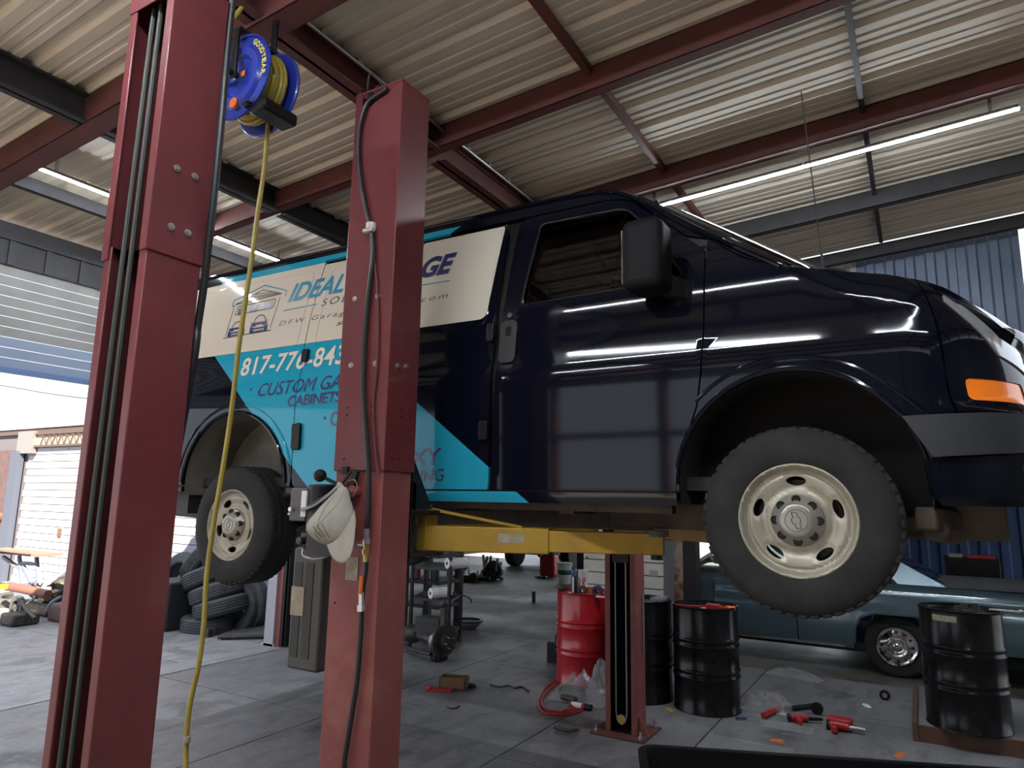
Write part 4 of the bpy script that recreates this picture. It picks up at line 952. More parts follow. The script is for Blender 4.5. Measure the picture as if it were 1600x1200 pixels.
# ---- cap
t = thing('baseball_cap', 'washed beige baseball cap hanging from the latch on the centre red column', 'cap', tuple(AY(527, 815, 2.34)))
rows = [(761, 532, 541), (768, 526, 544), (778, 518, 546), (790, 507, 549), (803, 497, 551), (816, 488, 553), (826, 485.5, 552), (835, 490, 550), (843, 498, 547), (849, 507, 541), (853, 515, 532)]
CL = pchip([(r[0], r[1]) for r in rows]); CRr = pchip([(r[0], r[2]) for r in rows])
def capv(a, c):
    y = 761+92*c; l, r = CL(y), CRr(y); th = 2*PI*a; cx_ = (l+r)/2; hw = (r-l)/2
    P = AY(cx_+hw*math.cos(th), y, 2.365); dep = hw*.0030*.95
    return Vector((P.x, 2.365-dep*math.sin(th)*(1 if math.sin(th) > 0 else .7), P.z))
MB().grid(capv, 32, 18).build('crown', CLOTH, t)
SEAM = mat('darker_seam_thread', (.30, .275, .23), .9)
for a0_, a1_ in ((.12, .30), (.30, .22), (.42, .36)):
    MB().tube([capv(a0_+(a1_-a0_)*k/12, .06+.86*k/12)+Vector((0, -.001, 0)) for k in range(13)], .0013, n=4, smooth=False).build('crown_seam', SEAM, t)
P = capv(.46, .50); MB().sphere(P, .008, n=6).build('top_button', CLOTH, t)
def bill(a, c):
    A0 = (510+44*a, 850-52*a**1.4+6*math.sin(PI*a)); B0 = (512+(547-512)*a+14*math.sin(PI*a)*a+8*a, 853+34*math.sin(PI*a)**.8-43*a**2.2)
    px_ = A0[0]+(B0[0]-A0[0])*c; py_ = A0[1]+(B0[1]-A0[1])*c
    return AY(px_, py_, 2.315+.03*a-.022*math.sin(PI*a)-.015*c)
MB().grid(bill, 22, 8).build('bill', CLOTH, t, solid=.004)
for k in range(3): MB().tube([capv(.22+.03*k, .62+.02*k)+Vector((0, -.002, 0)), capv(.19+.03*k, .74)+Vector((0, -.002, 0)), capv(.18+.03*k, .84)+Vector((0, -.002, 0))], .0011, n=4).build('front_stitching', DKST, t)
MB().bar(AY(529, 757, 2.40), AY(537, 770, 2.37), .022, .03).build('rear_strap', CLOTH, t, bevel=.004); MB().cyl(AY(529, 761, 2.39), AY(529, 761, 2.375), .005).build('strap_snap', STEEL, t)

# ---- hoses and fittings on the centre column
hp = [(605, 137), (598, 143), (587, 150), (573, 163), (563, 195), (560, 240), (565, 290), (574, 335), (580, 357), (583, 400), (577, 450), (571, 520), (568, 600), (571, 660), (576, 740), (575, 800), (573, 826)]
o = MB().tube([AY(x, y, 2.422) for x, y in hp], .0125).build('air_hose', HOSE); tag(o, 'black air hose running down the front of the centre red column to brass fittings', 'hose')
t = thing('cable_clamp', 'white plastic clamp round the black hose near the top of the centre column', 'clamp', tuple(AY(580, 356, 2.42)))
P = AY(580, 354, 2.42); MB().cyl(P+Vector((0, 0, -.018)), P+Vector((0, 0, .018)), .026).box(P.x-.04, P.x+.02, 2.40, 2.43, P.z-.03, P.z-.012).build('clamp_body', WHT, t, bevel=.004)
t = thing('hose_fitting', 'brass and steel air hose fitting on the centre red column', 'fitting', tuple(AY(573, 850, 2.42)))
for (x, y0_, y1_, r, m_) in ((573, 826, 842, .014, ALU), (573, 842, 850, .018, STEEL), (573, 850, 858, .014, BRASS), (572, 858, 866, .018, BRASS), (572, 866, 878, .013, BRASS)): MB().cyl(AY(x, y0_, 2.42), AY(x, y1_, 2.42), r, n=8).build('coupling', m_, t)
MB().cyl(AY(573, 850, 2.42), AY(561, 850, 2.42), .012, n=8).build('side_valve', STEEL, t)
o = MB().tube([AY(x, y, 2.425) for x, y in ((572, 878), (571, 895), (568, 915), (566, 940), (566, 952))], .011).build('hose_link', HOSE); tag(o, 'short black hose between the two fittings on the centre red column', 'hose')
t = thing('quick_coupler', 'orange handled quick coupler low on the centre red column', 'fitting', tuple(AY(565, 930, 2.42)))
MB().cyl(AY(565, 900, 2.41), AY(563, 928, 2.41), .009).build('orange_handle', ORNG, t); MB().cyl(AY(565, 925, 2.42), AY(565, 945, 2.42), .013, n=8).cyl(AY(565, 945, 2.42), AY(565, 955, 2.42), .020, n=8).build('coupler_body', STEEL, t)
o = MB().tube([AY(x, y, 2.425) for x, y in ((565, 955), (563, 1000), (558, 1060), (549, 1120), (538, 1190), (533, 1240))]+[Vector((-2.5, 2.32, .3)), Vector((-2.55, 2.2, .02)), Vector((-2.8, 2.1, .015))], .012).build('air_hose', HOSE); tag(o, 'black air hose hanging from the low coupler down to the floor by the centre column', 'hose')
o = MB().tube([AY(x, y, 2.43) for x, y in ((582, 380), (590, 460), (590, 560), (583, 640), (588, 720), (592, 740))], .006).build('thin_line', REDOX); tag(o, 'thin red line beside the black hose on the centre column', 'cable')
o = MB().box(*sorted((AY(540, 900, 2.448).x, AY(559, 900, 2.448).x)), 2.445, 2.449, AY(550, 907, 2.448).z, AY(550, 870, 2.448).z).build('paper_tag', CREAM); tag(o, 'dirty white inspection label on the centre red column below the cap', 'label')
t = thing('hose_loop', 'black hook and wire loop on top of the centre red column', 'hook', tuple(AY(570, 140, 2.5)))
MB().bar(AY(566, 145, 2.5), AY(572, 160, 2.44), .03).box(-2.33, -2.30, 2.42, 2.45, 3.80, 3.86).build('hook', BLACK, t); MB().tube([AY(575, 160, 2.5), AY(575, 130, 2.5), AY(580, 116, 2.5), AY(600, 135, 2.5)], .005).build('wire', DKST, t); MB().tube([AY(590, 145, 2.5), AY(588, 137, 2.5), AY(593, 134, 2.5), AY(598, 140, 2.5)], .005).build('wire', DKST, t)
# black hose beside the left column
hh = [(366, -30), (363, 5), (357, 60), (351, 130), (345, 200), (335, 300), (326, 380), (318, 450), (309, 510), (301, 575)]
o = MB().tube([AY(x, y, 1.60+.01*math.sin(i)) for i, (x, y) in enumerate(hh)]+[Vector((-2.53, 1.66, 1.5)), Vector((-2.55, 1.67, .05))], .0145, n=10).build('air_hose', HOSE); tag(o, 'thick black hose hanging down the right edge of the nearest red column', 'hose')

# ================================================================== HOSE REEL
t = thing('hose_reel', 'blue hose reel with yellow hose hanging from the roof beam', 'hose reel', (-2.95, 2.1, 4.0))
rc_ = AY(380, 125, 1.98)
def reel_flange(nm, y0_, s):
    Mr = TR(rc_.x, y0_, rc_.z) @ RX(PI/2)     # z -> -y
    return MB().lathe([(.03, 0), (.10, .002*s), (.115, .022*s), (.15, .022*s), (.165, .004*s), (.218, 0), (.224, .006*s), (.224, .012*s), (.214, .006*s)], 48, Mr).build(nm, REELB, t, solid=.003)
ya, yb = 1.965, 2.125
reel_flange('near_flange', ya, 1); reel_flange('far_flange', yb, -1)
MB().cyl((rc_.x, ya, rc_.z), (rc_.x, yb, rc_.z), .10, n=32).build('drum_core', REELB, t)
b = MB(); k = 0; P = []
for i in range(24*11+1):
    a = 2*PI*i/24; lay = i//(24*7); yy = ya+.018+((i/24) % 7)/7*(.125) if lay % 2 == 0 else yb-.02-((i/24) % 7)/7*.125
    r = .145+.022*lay+.012*math.sin(i*.07); P.append((rc_.x+r*math.cos(a), yy, rc_.z+r*math.sin(a)))
b.tube(P, .0125, n=7, smooth=False); b.build('wound_hose', HOSEY, t)
MB().cyl((rc_.x, ya-.02, rc_.z), (rc_.x, ya-.09, rc_.z), .016).box(rc_.x-.07, rc_.x-.01, ya-.08, ya-.06, rc_.z-.01, rc_.z+.012).build('swivel', BLACK, t); MB().cyl((rc_.x-.14, ya-.06, rc_.z), (rc_.x-.06, ya-.06, rc_.z), .012).build('inlet_fitting', BRASS, t)
for (px_, py_, r, m_) in ((364, 160, .026, ORNG),): P = AY(px_, py_, ya-.030); MB().cyl(P+Vector((0, .012, 0)), P, r, n=24).build('round_sticker', m_, t)
P = AY(380, 115, ya-.006); MB().box(P.x-.014, P.x+.012, ya-.008, ya-.005, P.z-.014, P.z+.014).build('square_sticker', ORNG, t)
# name lettering following the rim
wd = 'GOODYEAR'
for i, chh in enumerate(wd):
    a = math.radians(55-i*9.3); rr = .186; c = Vector((rc_.x+rr*math.cos(a), ya-.016, rc_.z+rr*math.sin(a)))
    tx = Vector((math.sin(a), 0, -math.cos(a))); ty = Vector((math.cos(a), 0, math.sin(a)))
    flat_text('lettering', chh, c-tx*.013-ty*.014, tx*.026, ty*.030, YTXT, t, offset=.035)
MB().box(rc_.x-.03, rc_.x+.03, ya-.05, yb+.03, rc_.z+.235, rc_.z+.25).box(rc_.x-.02, rc_.x+.02, ya-.05, ya-.035, rc_.z-.02, rc_.z+.24).box(rc_.x-.02, rc_.x+.02, yb+.015, yb+.03, rc_.z-.02, rc_.z+.24).box(rc_.x-.02, rc_.x+.02, 2.135, 2.15, rc_.z+.25, ZR(rc_.x)-.2).build('hanging_bracket', BLACK, t, bevel=.003)
gp = AY(428, 180, 2.07)
MB().box(gp.x-.055, gp.x+.06, 1.96, 2.17, gp.z-.03, gp.z+.035).box(gp.x-.07, gp.x-.02, 1.93, 2.0, gp.z-.01, gp.z+.02).build('hose_guide', BLACK, t, bevel=.015)
MB().bar((gp.x-.02, 2.14, gp.z), (rc_.x+.02, 2.15, rc_.z), .03, .012).build('guide_arm', BLACK, t)
yp = [(424, 168), (420, 190), (417, 215), (412, 270), (403, 330), (394, 400), (382, 480), (372, 550), (362, 640), (347, 740), (335, 810), (323, 900), (319, 970), (311, 1035), (296, 1105), (291, 1160), (290, 1215)]
o = MB().tube([AY(x, y, 2.11) for x, y in yp]+[Vector((-2.89, 2.12, .35)), Vector((-2.86, 2.2, .05)), Vector((-2.8, 2.6, .014)), Vector((-2.95, 3.0, .014))], .0115, n=8).build('air_hose', HOSEY); tag(o, 'yellow air hose hanging from the blue reel down to the floor', 'hose')
P = AY(292, 1155, 2.105); o = MB().cyl(P+Vector((0, 0, -.012)), P+Vector((0, 0, .012)), .016).build('tape_wrap', CREAM); tag(o, 'white tape wrapped round the yellow hose near the floor', 'tape')
o = MB().tube([AY(385, -30, 2.0), AY(380, 5, 2.0), AY(372, 20, 2.0), AY(357, 38, 1.98), AY(350, 60, 1.95), AY(352, 110, 1.93), rc_+Vector((-.13, -.06, 0))], .012).build('supply_hose', HOSEY); tag(o, 'yellow supply hose looping from the roof into the blue reel', 'hose')

# ================================================================== DRUMS
def drum(px_, py_, m_, label, z0=0, open_=True, xoff=0):
    p = AZ(px_, py_, z0); d = Vector((p.x, p.y, 0)).normalized(); c = Vector((p.x, p.y, z0))+d*.286
    t = thing('steel_drum', label, 'drum', tuple(c), world=False, group=None)
    pr = [(.001, .02), (.27, .02), (.275, .0), (.289, .0), (.289, .012), (.283, .02), (.283, .27), (.290, .283), (.293, .292), (.290, .301), (.283, .314), (.283, .326), (.290, .338), (.293, .346), (.290, .354), (.283, .367), (.283, .53), (.290, .543), (.293, .552), (.290, .561), (.283, .574), (.283, .585), (.290, .598), (.293, .606), (.290, .614), (.283, .627), (.283, .865), (.289, .87), (.290, .882), (.283, .886), (.277, .882), (.276, .862)]
    MB().lathe(pr, 56).build('shell', m_, t, smooth=50)
    MB().lathe([(.276, .864), (.27, .858), (.001, .858)], 40).build('lid', m_, t); MB().cyl((.18, 0, .858), (.18, 0, .868), .035).build('bung', m_, t)
    return t, c
dr, cr = drum(914, 1077, REDD, 'red steel drum with a cup and spray can on top')
dk1, ck1 = drum(1003, 1102, BLKGL, 'black steel drum directly behind the far red column')
dk2, ck2 = drum(1106, 1121, BLKGL, 'black steel drum with red tools on its lid, under the front tyre')
dk3, ck3 = drum(1516, 1150, BLKGL, 'black steel drum with pale label standing on the concrete plinth', z0=.12)
# pale label on the right drum
b = MB(); nn = 8
a_c = math.atan2(-ck3.y, -ck3.x); 
b.add([(.285*math.cos(a_c-.70+.62*i/nn), .285*math.sin(a_c-.70+.62*i/nn), z) for i in range(nn+1) for z in (.80, .845)], [(2*i, 2*i+2, 2*i+3, 2*i+1) for i in range(nn)])
o = b.build('paper_label', CREAM, dk3, recalc=False)
def on(c, dx, dy, z=.859): return Vector((c.x+dx, c.y+dy, c.z+z))
# things on the red drum
def pxon(px_, c, dep): # point above drum lid at pixel column
    P = AY(px_, 900, c.y+dep); return Vector((P.x, c.y+dep, c.z+.859))
p = pxon(898, cr, -.16); t = thing('spray_can', 'dark blue spray can standing on the red drum', 'spray can', tuple(p), world=False)
MB().cyl((0, 0, 0), (0, 0, .19), .032).build('can_body', mat('blue_black_can', (.012, .015, .05), .3, coat=.5), t, bevel=.004); MB().lathe([(.032, .19), (.025, .205), (.012, .21), (.012, .235), (.001, .236)], 16).build('nozzle', mat('blue_cap', (.02, .05, .2), .4), t); MB().box(-.012, .006, -.0335, -.032, .02, .17).build('can_label', PAPER, t)
p = pxon(911, cr, .06); t = thing('paper_cup', 'large white drink cup with red logo on the red drum', 'cup', tuple(p), world=False)
MB().lathe([(.001, .001), (.036, .001), (.052, .21), (.055, .215), (.055, .222), (.050, .222), (.036, .01), (.001, .01)], 28).build('cup_body', PAPER, t)
b = MB(); a0_ = math.atan2(-p.y, -p.x)
def cupp(da, z): r = .036+.016*z/.21+.0012; return Vector((r*math.cos(a0_+da), r*math.sin(a0_+da), z))
b.tube([cupp(.35+.5*math.cos(s*.35)*.9, .10+.045*math.sin(s*.35)) for s in range(2, 16)], .0035, n=5, smooth=False).tube([cupp(.35+.25*math.cos(s*.5), .10+.022*math.sin(s*.5)) for s in range(0, 12)], .003, n=5, smooth=False).tube([cupp(-.9, .15), cupp(-.8, .10), cupp(-.95, .06)], .006, n=5).build('red_logo', REDT, t)
p = pxon(929, cr, -.10); 
def gloveblob(nm, label, cat, p, m_, r, sy=.6, n_=3):
    b = MB()
    for k in range(n_): b.sphere((r*.8*(k-n_/2+.5), .02*math.sin(k*2), r*.5+.01*k), r*(.8-.1*k), n=6, sc_=(1, 1, sy+.1*k))
    o = b.build(nm, m_, None, smooth=80); o.location = p; tag(o, label, cat); return o
gloveblob('work_glove', 'crumpled dark red work glove on the left rim of the red drum', 'glove', pxon(884, cr, -.05)+Vector((-.03, 0, -.005)), mat('dark_red_cloth', (.11, .03, .035), .9, bump=.4, bscale=80), .05)
def roll(nm, label, cat, p, m_, r, hgt, hole=.4, m2=None, axis='z'):
    t = thing(nm, label, cat, tuple(p), world=False)
    Mx = Matrix() if axis == 'z' else TR(0, 0, r) @ (RY(PI/2) if axis == 'x' else RX(PI/2))
    MB().lathe([(r*hole, 0), (r, 0), (r, hgt), (r*hole, hgt)], 28, Mx, close=True).build('roll_body', m_, t)
    if m2: MB().lathe([(r*hole*.85, -.001), (r*hole, -.001), (r*hole, hgt+.001), (r*hole*.85, hgt+.001)], 20, Mx, close=True).build('core_tube', m2, t)
    return t
roll('tape_roll', 'dark maroon tape roll standing on the red drum', 'tape', pxon(911, cr, -.18), mat('maroon_tape', (.06, .015, .025), .5), .048, .04, axis='y')
roll('tape_roll', 'yellow tape roll beside the maroon roll on the red drum', 'tape', pxon(924, cr, -.12), mat('yellow_tape', (.5, .3, .04), .6), .03, .025, axis='y')
roll('tape_roll', 'dark blue tape roll on the red drum beside the far column', 'tape', pxon(935, cr, -.10), mat('navy_tape', (.02, .03, .07), .5), .05, .05, axis='y')
o = MB().box(-.04, .04, -.02, .02, 0, .012).build('white_lighter', PAPER); o.location = pxon(938, cr, -.2); tag(o, 'small white stick on the rim of the red drum', 'stick')
# things on the other drums
o = MB().box(-.06, .06, -.035, .035, 0, .045).cyl((.04, -.01, .02), (.13, -.02, .02), .018).build('impact_tool', REDT, bevel=.008); o.location = pxon(1113, ck2, -.08); tag(o, 'red air tool lying on the lid of the black drum under the tyre', 'tool')
o = MB().box(-.04, .04, -.03, .03, 0, .03).cyl((-.03, 0, .02), (.05, .01, .02), .02).build('chisel_tool', ORNG, bevel=.006); o.location = pxon(1138, ck2, -.06); tag(o, 'orange red tool handle at the right edge of the black drum lid', 'tool')
o = MB().tube([(-.15, 0, .01), (-.05, -.03, .012), (.05, .01, .012), (.12, .05, .012)], .008).build('coiled_cord', REDT); o.location = pxon(1080, ck2, -.08); tag(o, 'red cord lying across the lid of the black drum under the tyre', 'cord')
gloveblob('plastic_bag', 'crumpled clear bag on the rear black drum', 'bag', pxon(1030, ck1, -.02), BAG, .06)
for i, (xx, lab) in enumerate(((1492, 'first'), (1502, 'second'), (1520, 'third'))):
    t = thing('socket', ['greasy socket at the left of the plinth drum lid', 'taller greasy socket beside the first on the plinth drum lid', 'round greasy socket right of the middle on the plinth drum lid'][i], 'socket', tuple(pxon(xx, ck3, -.08+.03*i)), world=False)
    MB().lathe([(.014, 0), (.028, 0), (.028, .03), (.022, .05+.01*i), (.014, .05+.01*i)], 16, close=True).build('socket_body', GREASE, t)
o = MB().bar((0, 0, .035), (.2, -.02, .035), .014).cyl((.2, -.02, .035), (.2, -.02, .05), .016).build('ratchet', STEEL, bevel=.003); o.location = pxon(1540, ck3, -.05); tag(o, 'steel ratchet handle sticking out over the plinth drum', 'ratchet')
o = MB().tube([(-.1, 0, .01), (0, -.08, .012), (.1, -.04, .01), (.08, .06, .012), (-.04, .05, .01)], .012).build('air_line', HOSE); o.location = pxon(1505, ck3, -.02); tag(o, 'black line coiled on the plinth drum lid', 'hose')

# ================================================================== OLD BLUE CAR behind the drums
CY = 8.62; CW = 1.9
car = thing('sedan_car', 'old steel-blue sedan parked behind the drums, chrome hubcap showing', 'car', (-1.2, CY+.9, 0))
CPR = pchip([(.20, .08), (.33, .03), (.5, .0), (.66, .012), (.74, .035), (.80, .028), (.86, .05), (.93, .10), (.965, .2)])
def CS(x, z): return Vector((x, CY+CPR(z)+(.10*((x-1.2)/1.0)**2 if x > 1.2 else 0)+(.12*((-3.2-x)/1.3)**2 if x < -3.2 else 0), z))
CX = -.30
ca = [(CX+.40, .34), (CX+.385, .50), (CX+.33, .60), (CX+.2, .655), (CX-.2, .655), (CX-.33, .60), (CX-.385, .50), (CX-.40, .33)]
fa2 = [(x-2.98, z) for x, z in ca]
patch('rear_quarter', CS, [[(CX-.41, .26)]+[(x, z) for x, z in ca[::-1]]+[(2.0, .36), (2.05, .86), (2.0, .93), (.2, .955), (-.3, .96), (-1.27, .955), (-1.27, .26)]], CARB, car, step=.08)
patch('rear_door', CS, [[(-2.2, .26), (-1.28, .26), (-1.28, .95), (-2.2, .945)]], CARB, car, step=.08)
patch('front_door', CS, [[(-2.85, .26), (-2.21, .26), (-2.21, .945), (-2.85, .93)]], CARB, car, step=.08)
patch('front_wing', CS, [[(-2.86, .26)]+fa2+[(-3.86, .34), (-3.90, .80), (-3.80, .90), (-2.86, .93)]], CARB, car, step=.08)
b = MB()
def ctop(x): return .955 if x > -2.6 else .955-.03*(-2.6-x)
b.grid(lambda a, c: Vector((.10+1.92*a, CY+.18+(1.55)*c, .955+.055*math.sin(PI*c)-.09*max(0, a-.75)/.25)), 12, 10); b.build('trunk_lid', CARD, car)
MB().grid(lambda a, c: Vector((-3.86+1.36*a, CY+.18+1.55*c, .88+.07*a+.05*math.sin(PI*c))), 10, 10).build('bonnet', CARB, car)
def gh(a, c, x0, x1, z0, z1): return Vector((x0+(x1-x0)*a, CY+.18+.18*a+(1.55-.36*a)*c, z0+(z1-z0)*a+.03*math.sin(PI*c)))
MB().grid(lambda a, c: gh(a, c, .18, -.52, .965, 1.33), 4, 8).build('rear_window', CGLASS, car, recalc=False)
MB().grid(lambda a, c: gh(a, c, -2.60, -2.05, .95, 1.33), 4, 8).build('windscreen', CGLASS, car, recalc=False)
MB().grid(lambda a, c: Vector((-2.05+1.53*a, CY+.34+1.22*c, 1.34+.05*math.sin(PI*c)+.02*math.sin(PI*a))), 8, 8).build('roof', CARB, car, solid=.02)
for s in (0, 1):
    Y0 = CY+.17+s*1.56; Y1 = CY+.35+s*1.2
    MB().bar((-2.62, Y0, .95), (-2.05, Y1, 1.33), .04).build('windscreen_pillar', CHROME, car); MB().add([(.20, Y0, .96), (-.25, Y0, .96), (-.62, Y1, 1.34), (-.50, Y1, 1.34)]+[(.20, Y0+.03, .96), (-.25, Y0+.03, .96), (-.62, Y1+.03, 1.34), (-.50, Y1+.03, 1.34)], [(0, 1, 2, 3), (7, 6, 5, 4), (0, 4, 5, 1), (2, 6, 7, 3), (1, 5, 6, 2), (3, 7, 4, 0)]).build('rear_pillar', CARB, car)
    MB().add([(-2.5, Y0+.01, .96), (-.3, Y0+.01, .96), (-.65, Y1+.01, 1.32), (-2.05, Y1+.01, 1.32)], [(0, 1, 2, 3)]).build('side_window', CGLASS, car, recalc=False)
MB().tube([CS(x/10, .885)+Vector((0, -.005, 0)) for x in range(-38, 21, 2)], .005, n=5).build('waist_moulding', CHROME, car)
MB().tube([CS(x/10, .275)+Vector((0, -.01, 0)) for x in range(-28, -6, 2)], .014, n=6).build('sill_moulding', CHROME, car)
MB().tube([CS(*p)+Vector((0, -.004, 0)) for p in ca], .013, n=6, smooth=False).build('arch_moulding', CARB, car)
MB().box(-3.8, 1.9, CY+.12, CY+1.75, .22, .32).box(-2.8, -.8, CY+.12, CY+1.75, .30, .9).box(.2, 1.9, CY+.2, CY+1.65, .32, .88).build('underbody', BLACK, car)
MB().box(1.98, 2.12, CY+.1, CY+1.8, .36, .52).build('rear_bumper', CHROME, car, bevel=.02)
MB().sphere(Vector((-2.5, CY+.02, 1.0)), .045, n=6, sc_=(.7, .5, 1)).bar((-2.5, CY+.05, .93), (-2.5, CY+.03, .98), .015).build('door_mirror', CHROME, car)
wp = MB()
def carwheel(x, y, r, s):
    Mw = TR(x, y, r) @ (Matrix() if s > 0 else RZ(PI)) @ RX(PI/2)
    MB().lathe([(.20, -.02), (.215, .0), (.29, .004), (.315, -.012), (r, -.035), (r+.003, -.16), (.31, -.19), (.2, -.19)], 44, Mw, close=True).build('tyre', RUBO if s < 0 else RUB, car)
    rm = MB().lathe([(.205, -.01), (.198, .008), (.188, .004), (.182, -.016), (.165, -.020), (.125, -.004), (.108, .004), (.100, -.004), (.085, -.006), (.072, .010), (.064, .006), (.050, .006), (.036, .016), (.022, .026), (.001, .03)], 44, Mw).build('hubcap', CHROME, car)
    b = MB()
    for k in range(12): a = 2*PI*k/12; b.box(.130, .160, -.011, .011, -.022, -.007, Mw @ RZ(a))
    b.build('hubcap_slot', BLACK, rm)
carwheel(CX, CY+.10, .315, 1); carwheel(CX-2.98, CY+.10, .315, 1); carwheel(CX, CY+1.72, .315, -1); carwheel(CX-2.98, CY+1.72, .315, -1)
t = thing('tool_box', 'black tool box with red lid behind the trunk of the blue car', 'tool box', (.62, CY+2.5, 0))
MB().box(.25, .85, CY+2.3, CY+2.7, .75, 1.15).box(.28, .32, CY+2.35, CY+2.65, 0, .75).box(.78, .82, CY+2.35, CY+2.65, 0, .75).build('box_body', BLACK, t, bevel=.01); MB().box(.5, .8, CY+2.28, CY+2.5, 1.15, 1.19).build('red_lid', REDT, t); MB().box(.3, .45, CY+2.3, CY+2.4, 1.15, 1.2).build('grey_part', ALU, t)

# ---- white drawer cabinet
cab = thing('drawer_cabinet', 'white metal drawer cabinet behind the red drum and far column', 'cabinet', (-3.0, 7.8, 0))
p = AY(912, 900, 7.75).x; q2 = AY(1037, 900, 7.75).x
MB().box(p, q2, 7.76, 8.15, .08, 1.62).build('carcass', mat('grey_cabinet_side', (.16, .16, .17), .6), cab, bevel=.004)
z = .1
while z < 1.58: MB().box(p+.004, q2-.004, 7.735, 7.76, z+.006, z+.138).build('drawer', WHT, cab, bevel=.004); z += .144
P = AY(917, 871, 7.73); MB().cyl(P+Vector((0, .005, 0)), P+Vector((0, -.004, 0)), .012).build('lock', BLACK, cab)
P = AY(1022, 897, 7.733); MB().box(P.x-.05, P.x+.04, 7.731, 7.7345, P.z-.03, P.z+.04).build('worn_sticker', ALU, cab)
for xx in (p+.05, q2-.05): MB().box(xx-.03, xx+.03, 7.8, 8.1, 0, .08).build('foot', BLACK, cab)

# ================================================================== SHELF CART and axle parts
cart = thing('shelf_cart', 'black open shelf cart with paper rolls behind the centre column', 'cart', (-5.3, 7.2, 0))
nr = AZ(699, 1020); fr = AZ(718, 1003); nl = AZ(640, 1010); fl = nl+(fr-nr)
for c in (nr, fr, nl, fl):
    MB().box(c.x-.018, c.x+.018, c.y-.018, c.y+.018, .07, 1.22).build('post', BLACK, cart, bevel=.002); MB().cyl((c.x-.015, c.y, .035), (c.x+.015, c.y, .035), .035).build('caster', DKST, cart)
def shelf(z, nm='shelf'):
    MB().add([(c.x, c.y, z+d) for d in (0, .03) for c in (nl, nr, fr, fl)], [(3, 2, 1, 0), (4, 5, 6, 7), (0, 1, 5, 4), (1, 2, 6, 5), (2, 3, 7, 6), (3, 0, 4, 7)]).build(nm, DKST, cart)
zM = AY(672, 936, 6.95).z; zT = AY(698, 889, 6.95).z
for z in (.16, zM-.03, zT-.03): shelf(z)
def paper_roll(px_, py_, z, label, axis):
    P = AY(px_, py_, 6.95); t = thing('paper_roll', label, 'paper roll', tuple(P), world=False, group=None); r = .065
    Mx = TR(0, 0, r) @ RZ(axis) @ RY(PI/2)
    MB().lathe([(.02, 0), (r, 0), (r, .27), (.02, .27)], 28, Mx, close=True).build('paper', PAPER, t, bevel=.004); MB().lathe([(.016, -.001), (.021, -.001), (.021, .271), (.016, .271)], 16, Mx, close=True).build('core', CARDB, t)
paper_roll(672, 936, .65, 'white paper roll lying on the middle shelf of the black cart', 1.1); paper_roll(698, 889, 1.13, 'white paper roll lying on the top shelf of the black cart', 1.1)
o = MB().box(0, .34, -.01, .22, 0, .05).build('parts_tray', DKST); o.location = Vector((nl.x+.05, 7.15, zM)); tag(o, 'grey tray of small parts on the middle shelf of the cart', 'tray')
o = MB().box(-.17, .17, -.10, .10, 0, .24).box(-.175, .175, -.105, .105, .17, .18).build('storage_crate', mat('charcoal_crate', (.03, .03, .035), .7), bevel=.01); o.location = AZ(664, 1000, .19)+Vector((0, .12, 0)); tag(o, 'dark crate on the bottom shelf of the black cart', 'crate')
o = MB().tube([AY(700, 930, 7.1), AY(722, 930, 7.1), AY(735, 936, 7.1), AY(736, 942, 7.1)], .010).build('short_hose', HOSE); tag(o, 'short black hose drooping from the middle shelf of the cart', 'hose')
t = thing('metal_bowl', 'shiny steel drip bowl behind the black cart', 'bowl', tuple(AZ(722, 985)+Vector((0, .15, .0))), world=False)
MB().lathe([(.10, 0), (.12, .01), (.19, .09), (.2, .09), (.2, .1), (.185, .1), (.11, .015), (.001, .015)], 30).build('bowl_body', ALU, t); MB().lathe([(.17, .10), (.205, .10), (.205, .125), (.17, .125)], 30, close=True).build('rubber_rim', BLACK, t)
# axle assembly
ax_ = AZ(655, 1020); t = thing('axle_assembly', 'greasy steel axle with knuckle and brake disc on the floor before the cart', 'axle', (ax_.x, ax_.y, 0))
A_ = AZ(612, 1010)+Vector((0, 0, .24)); B_ = AZ(690, 1034)+Vector((0, 0, .20))
MB().tube([A_+(A_-B_).normalized()*.3, A_, (A_+B_)/2, B_], .055, smooth=False, n=10).build('axle_tube', GREASE, t); MB().sphere((A_+B_)/2+Vector((-.05, 0, 0)), .12, sc_=(1.2, 1, .9), n=8).build('differential', GREASE, t)
P = B_+Vector((-.12, .02, 0)); MB().sphere(P, .085, n=6, sc_=(1, .8, 1.1)).build('joint_housing', ALU, t)
MB().box(B_.x-.12, B_.x+.02, B_.y-.06, B_.y+.1, 0, .16).cyl((B_.x-.05, B_.y-.03, 0), (B_.x-.05, B_.y-.03, .1), .05).build('support_block', BLACK, t, bevel=.02)
dd = (B_-A_).normalized(); MB().cyl(B_+dd*.02+Vector((0, 0, .03)), B_+dd*.05+Vector((0, 0, .03)), .17, n=32).build('brake_disc', GREASE, t); MB().cyl(B_+dd*.05+Vector((0, 0, .03)), B_+dd*.12+Vector((0, 0, .03)), .08, n=20).build('hub', GREASE, t)
for k in range(5):
    a = 2*PI*k/5; e1 = dd.orthogonal().normalized(); e2 = dd.cross(e1); c = B_+dd*.11+Vector((0, 0, .03))+(e1*math.cos(a)+e2*math.sin(a))*.06; MB().cyl(c, c+dd*.05, .008, n=8).build('wheel_stud', STEEL, t)
MB().bar(B_+dd*.01+Vector((0, 0, -.05)), B_+dd*.01+Vector((0, 0, .42)), .07, .05).sphere(B_+Vector((0, 0, .42)), .055, n=6).build('steering_knuckle', GREASE, t, bevel=.01)
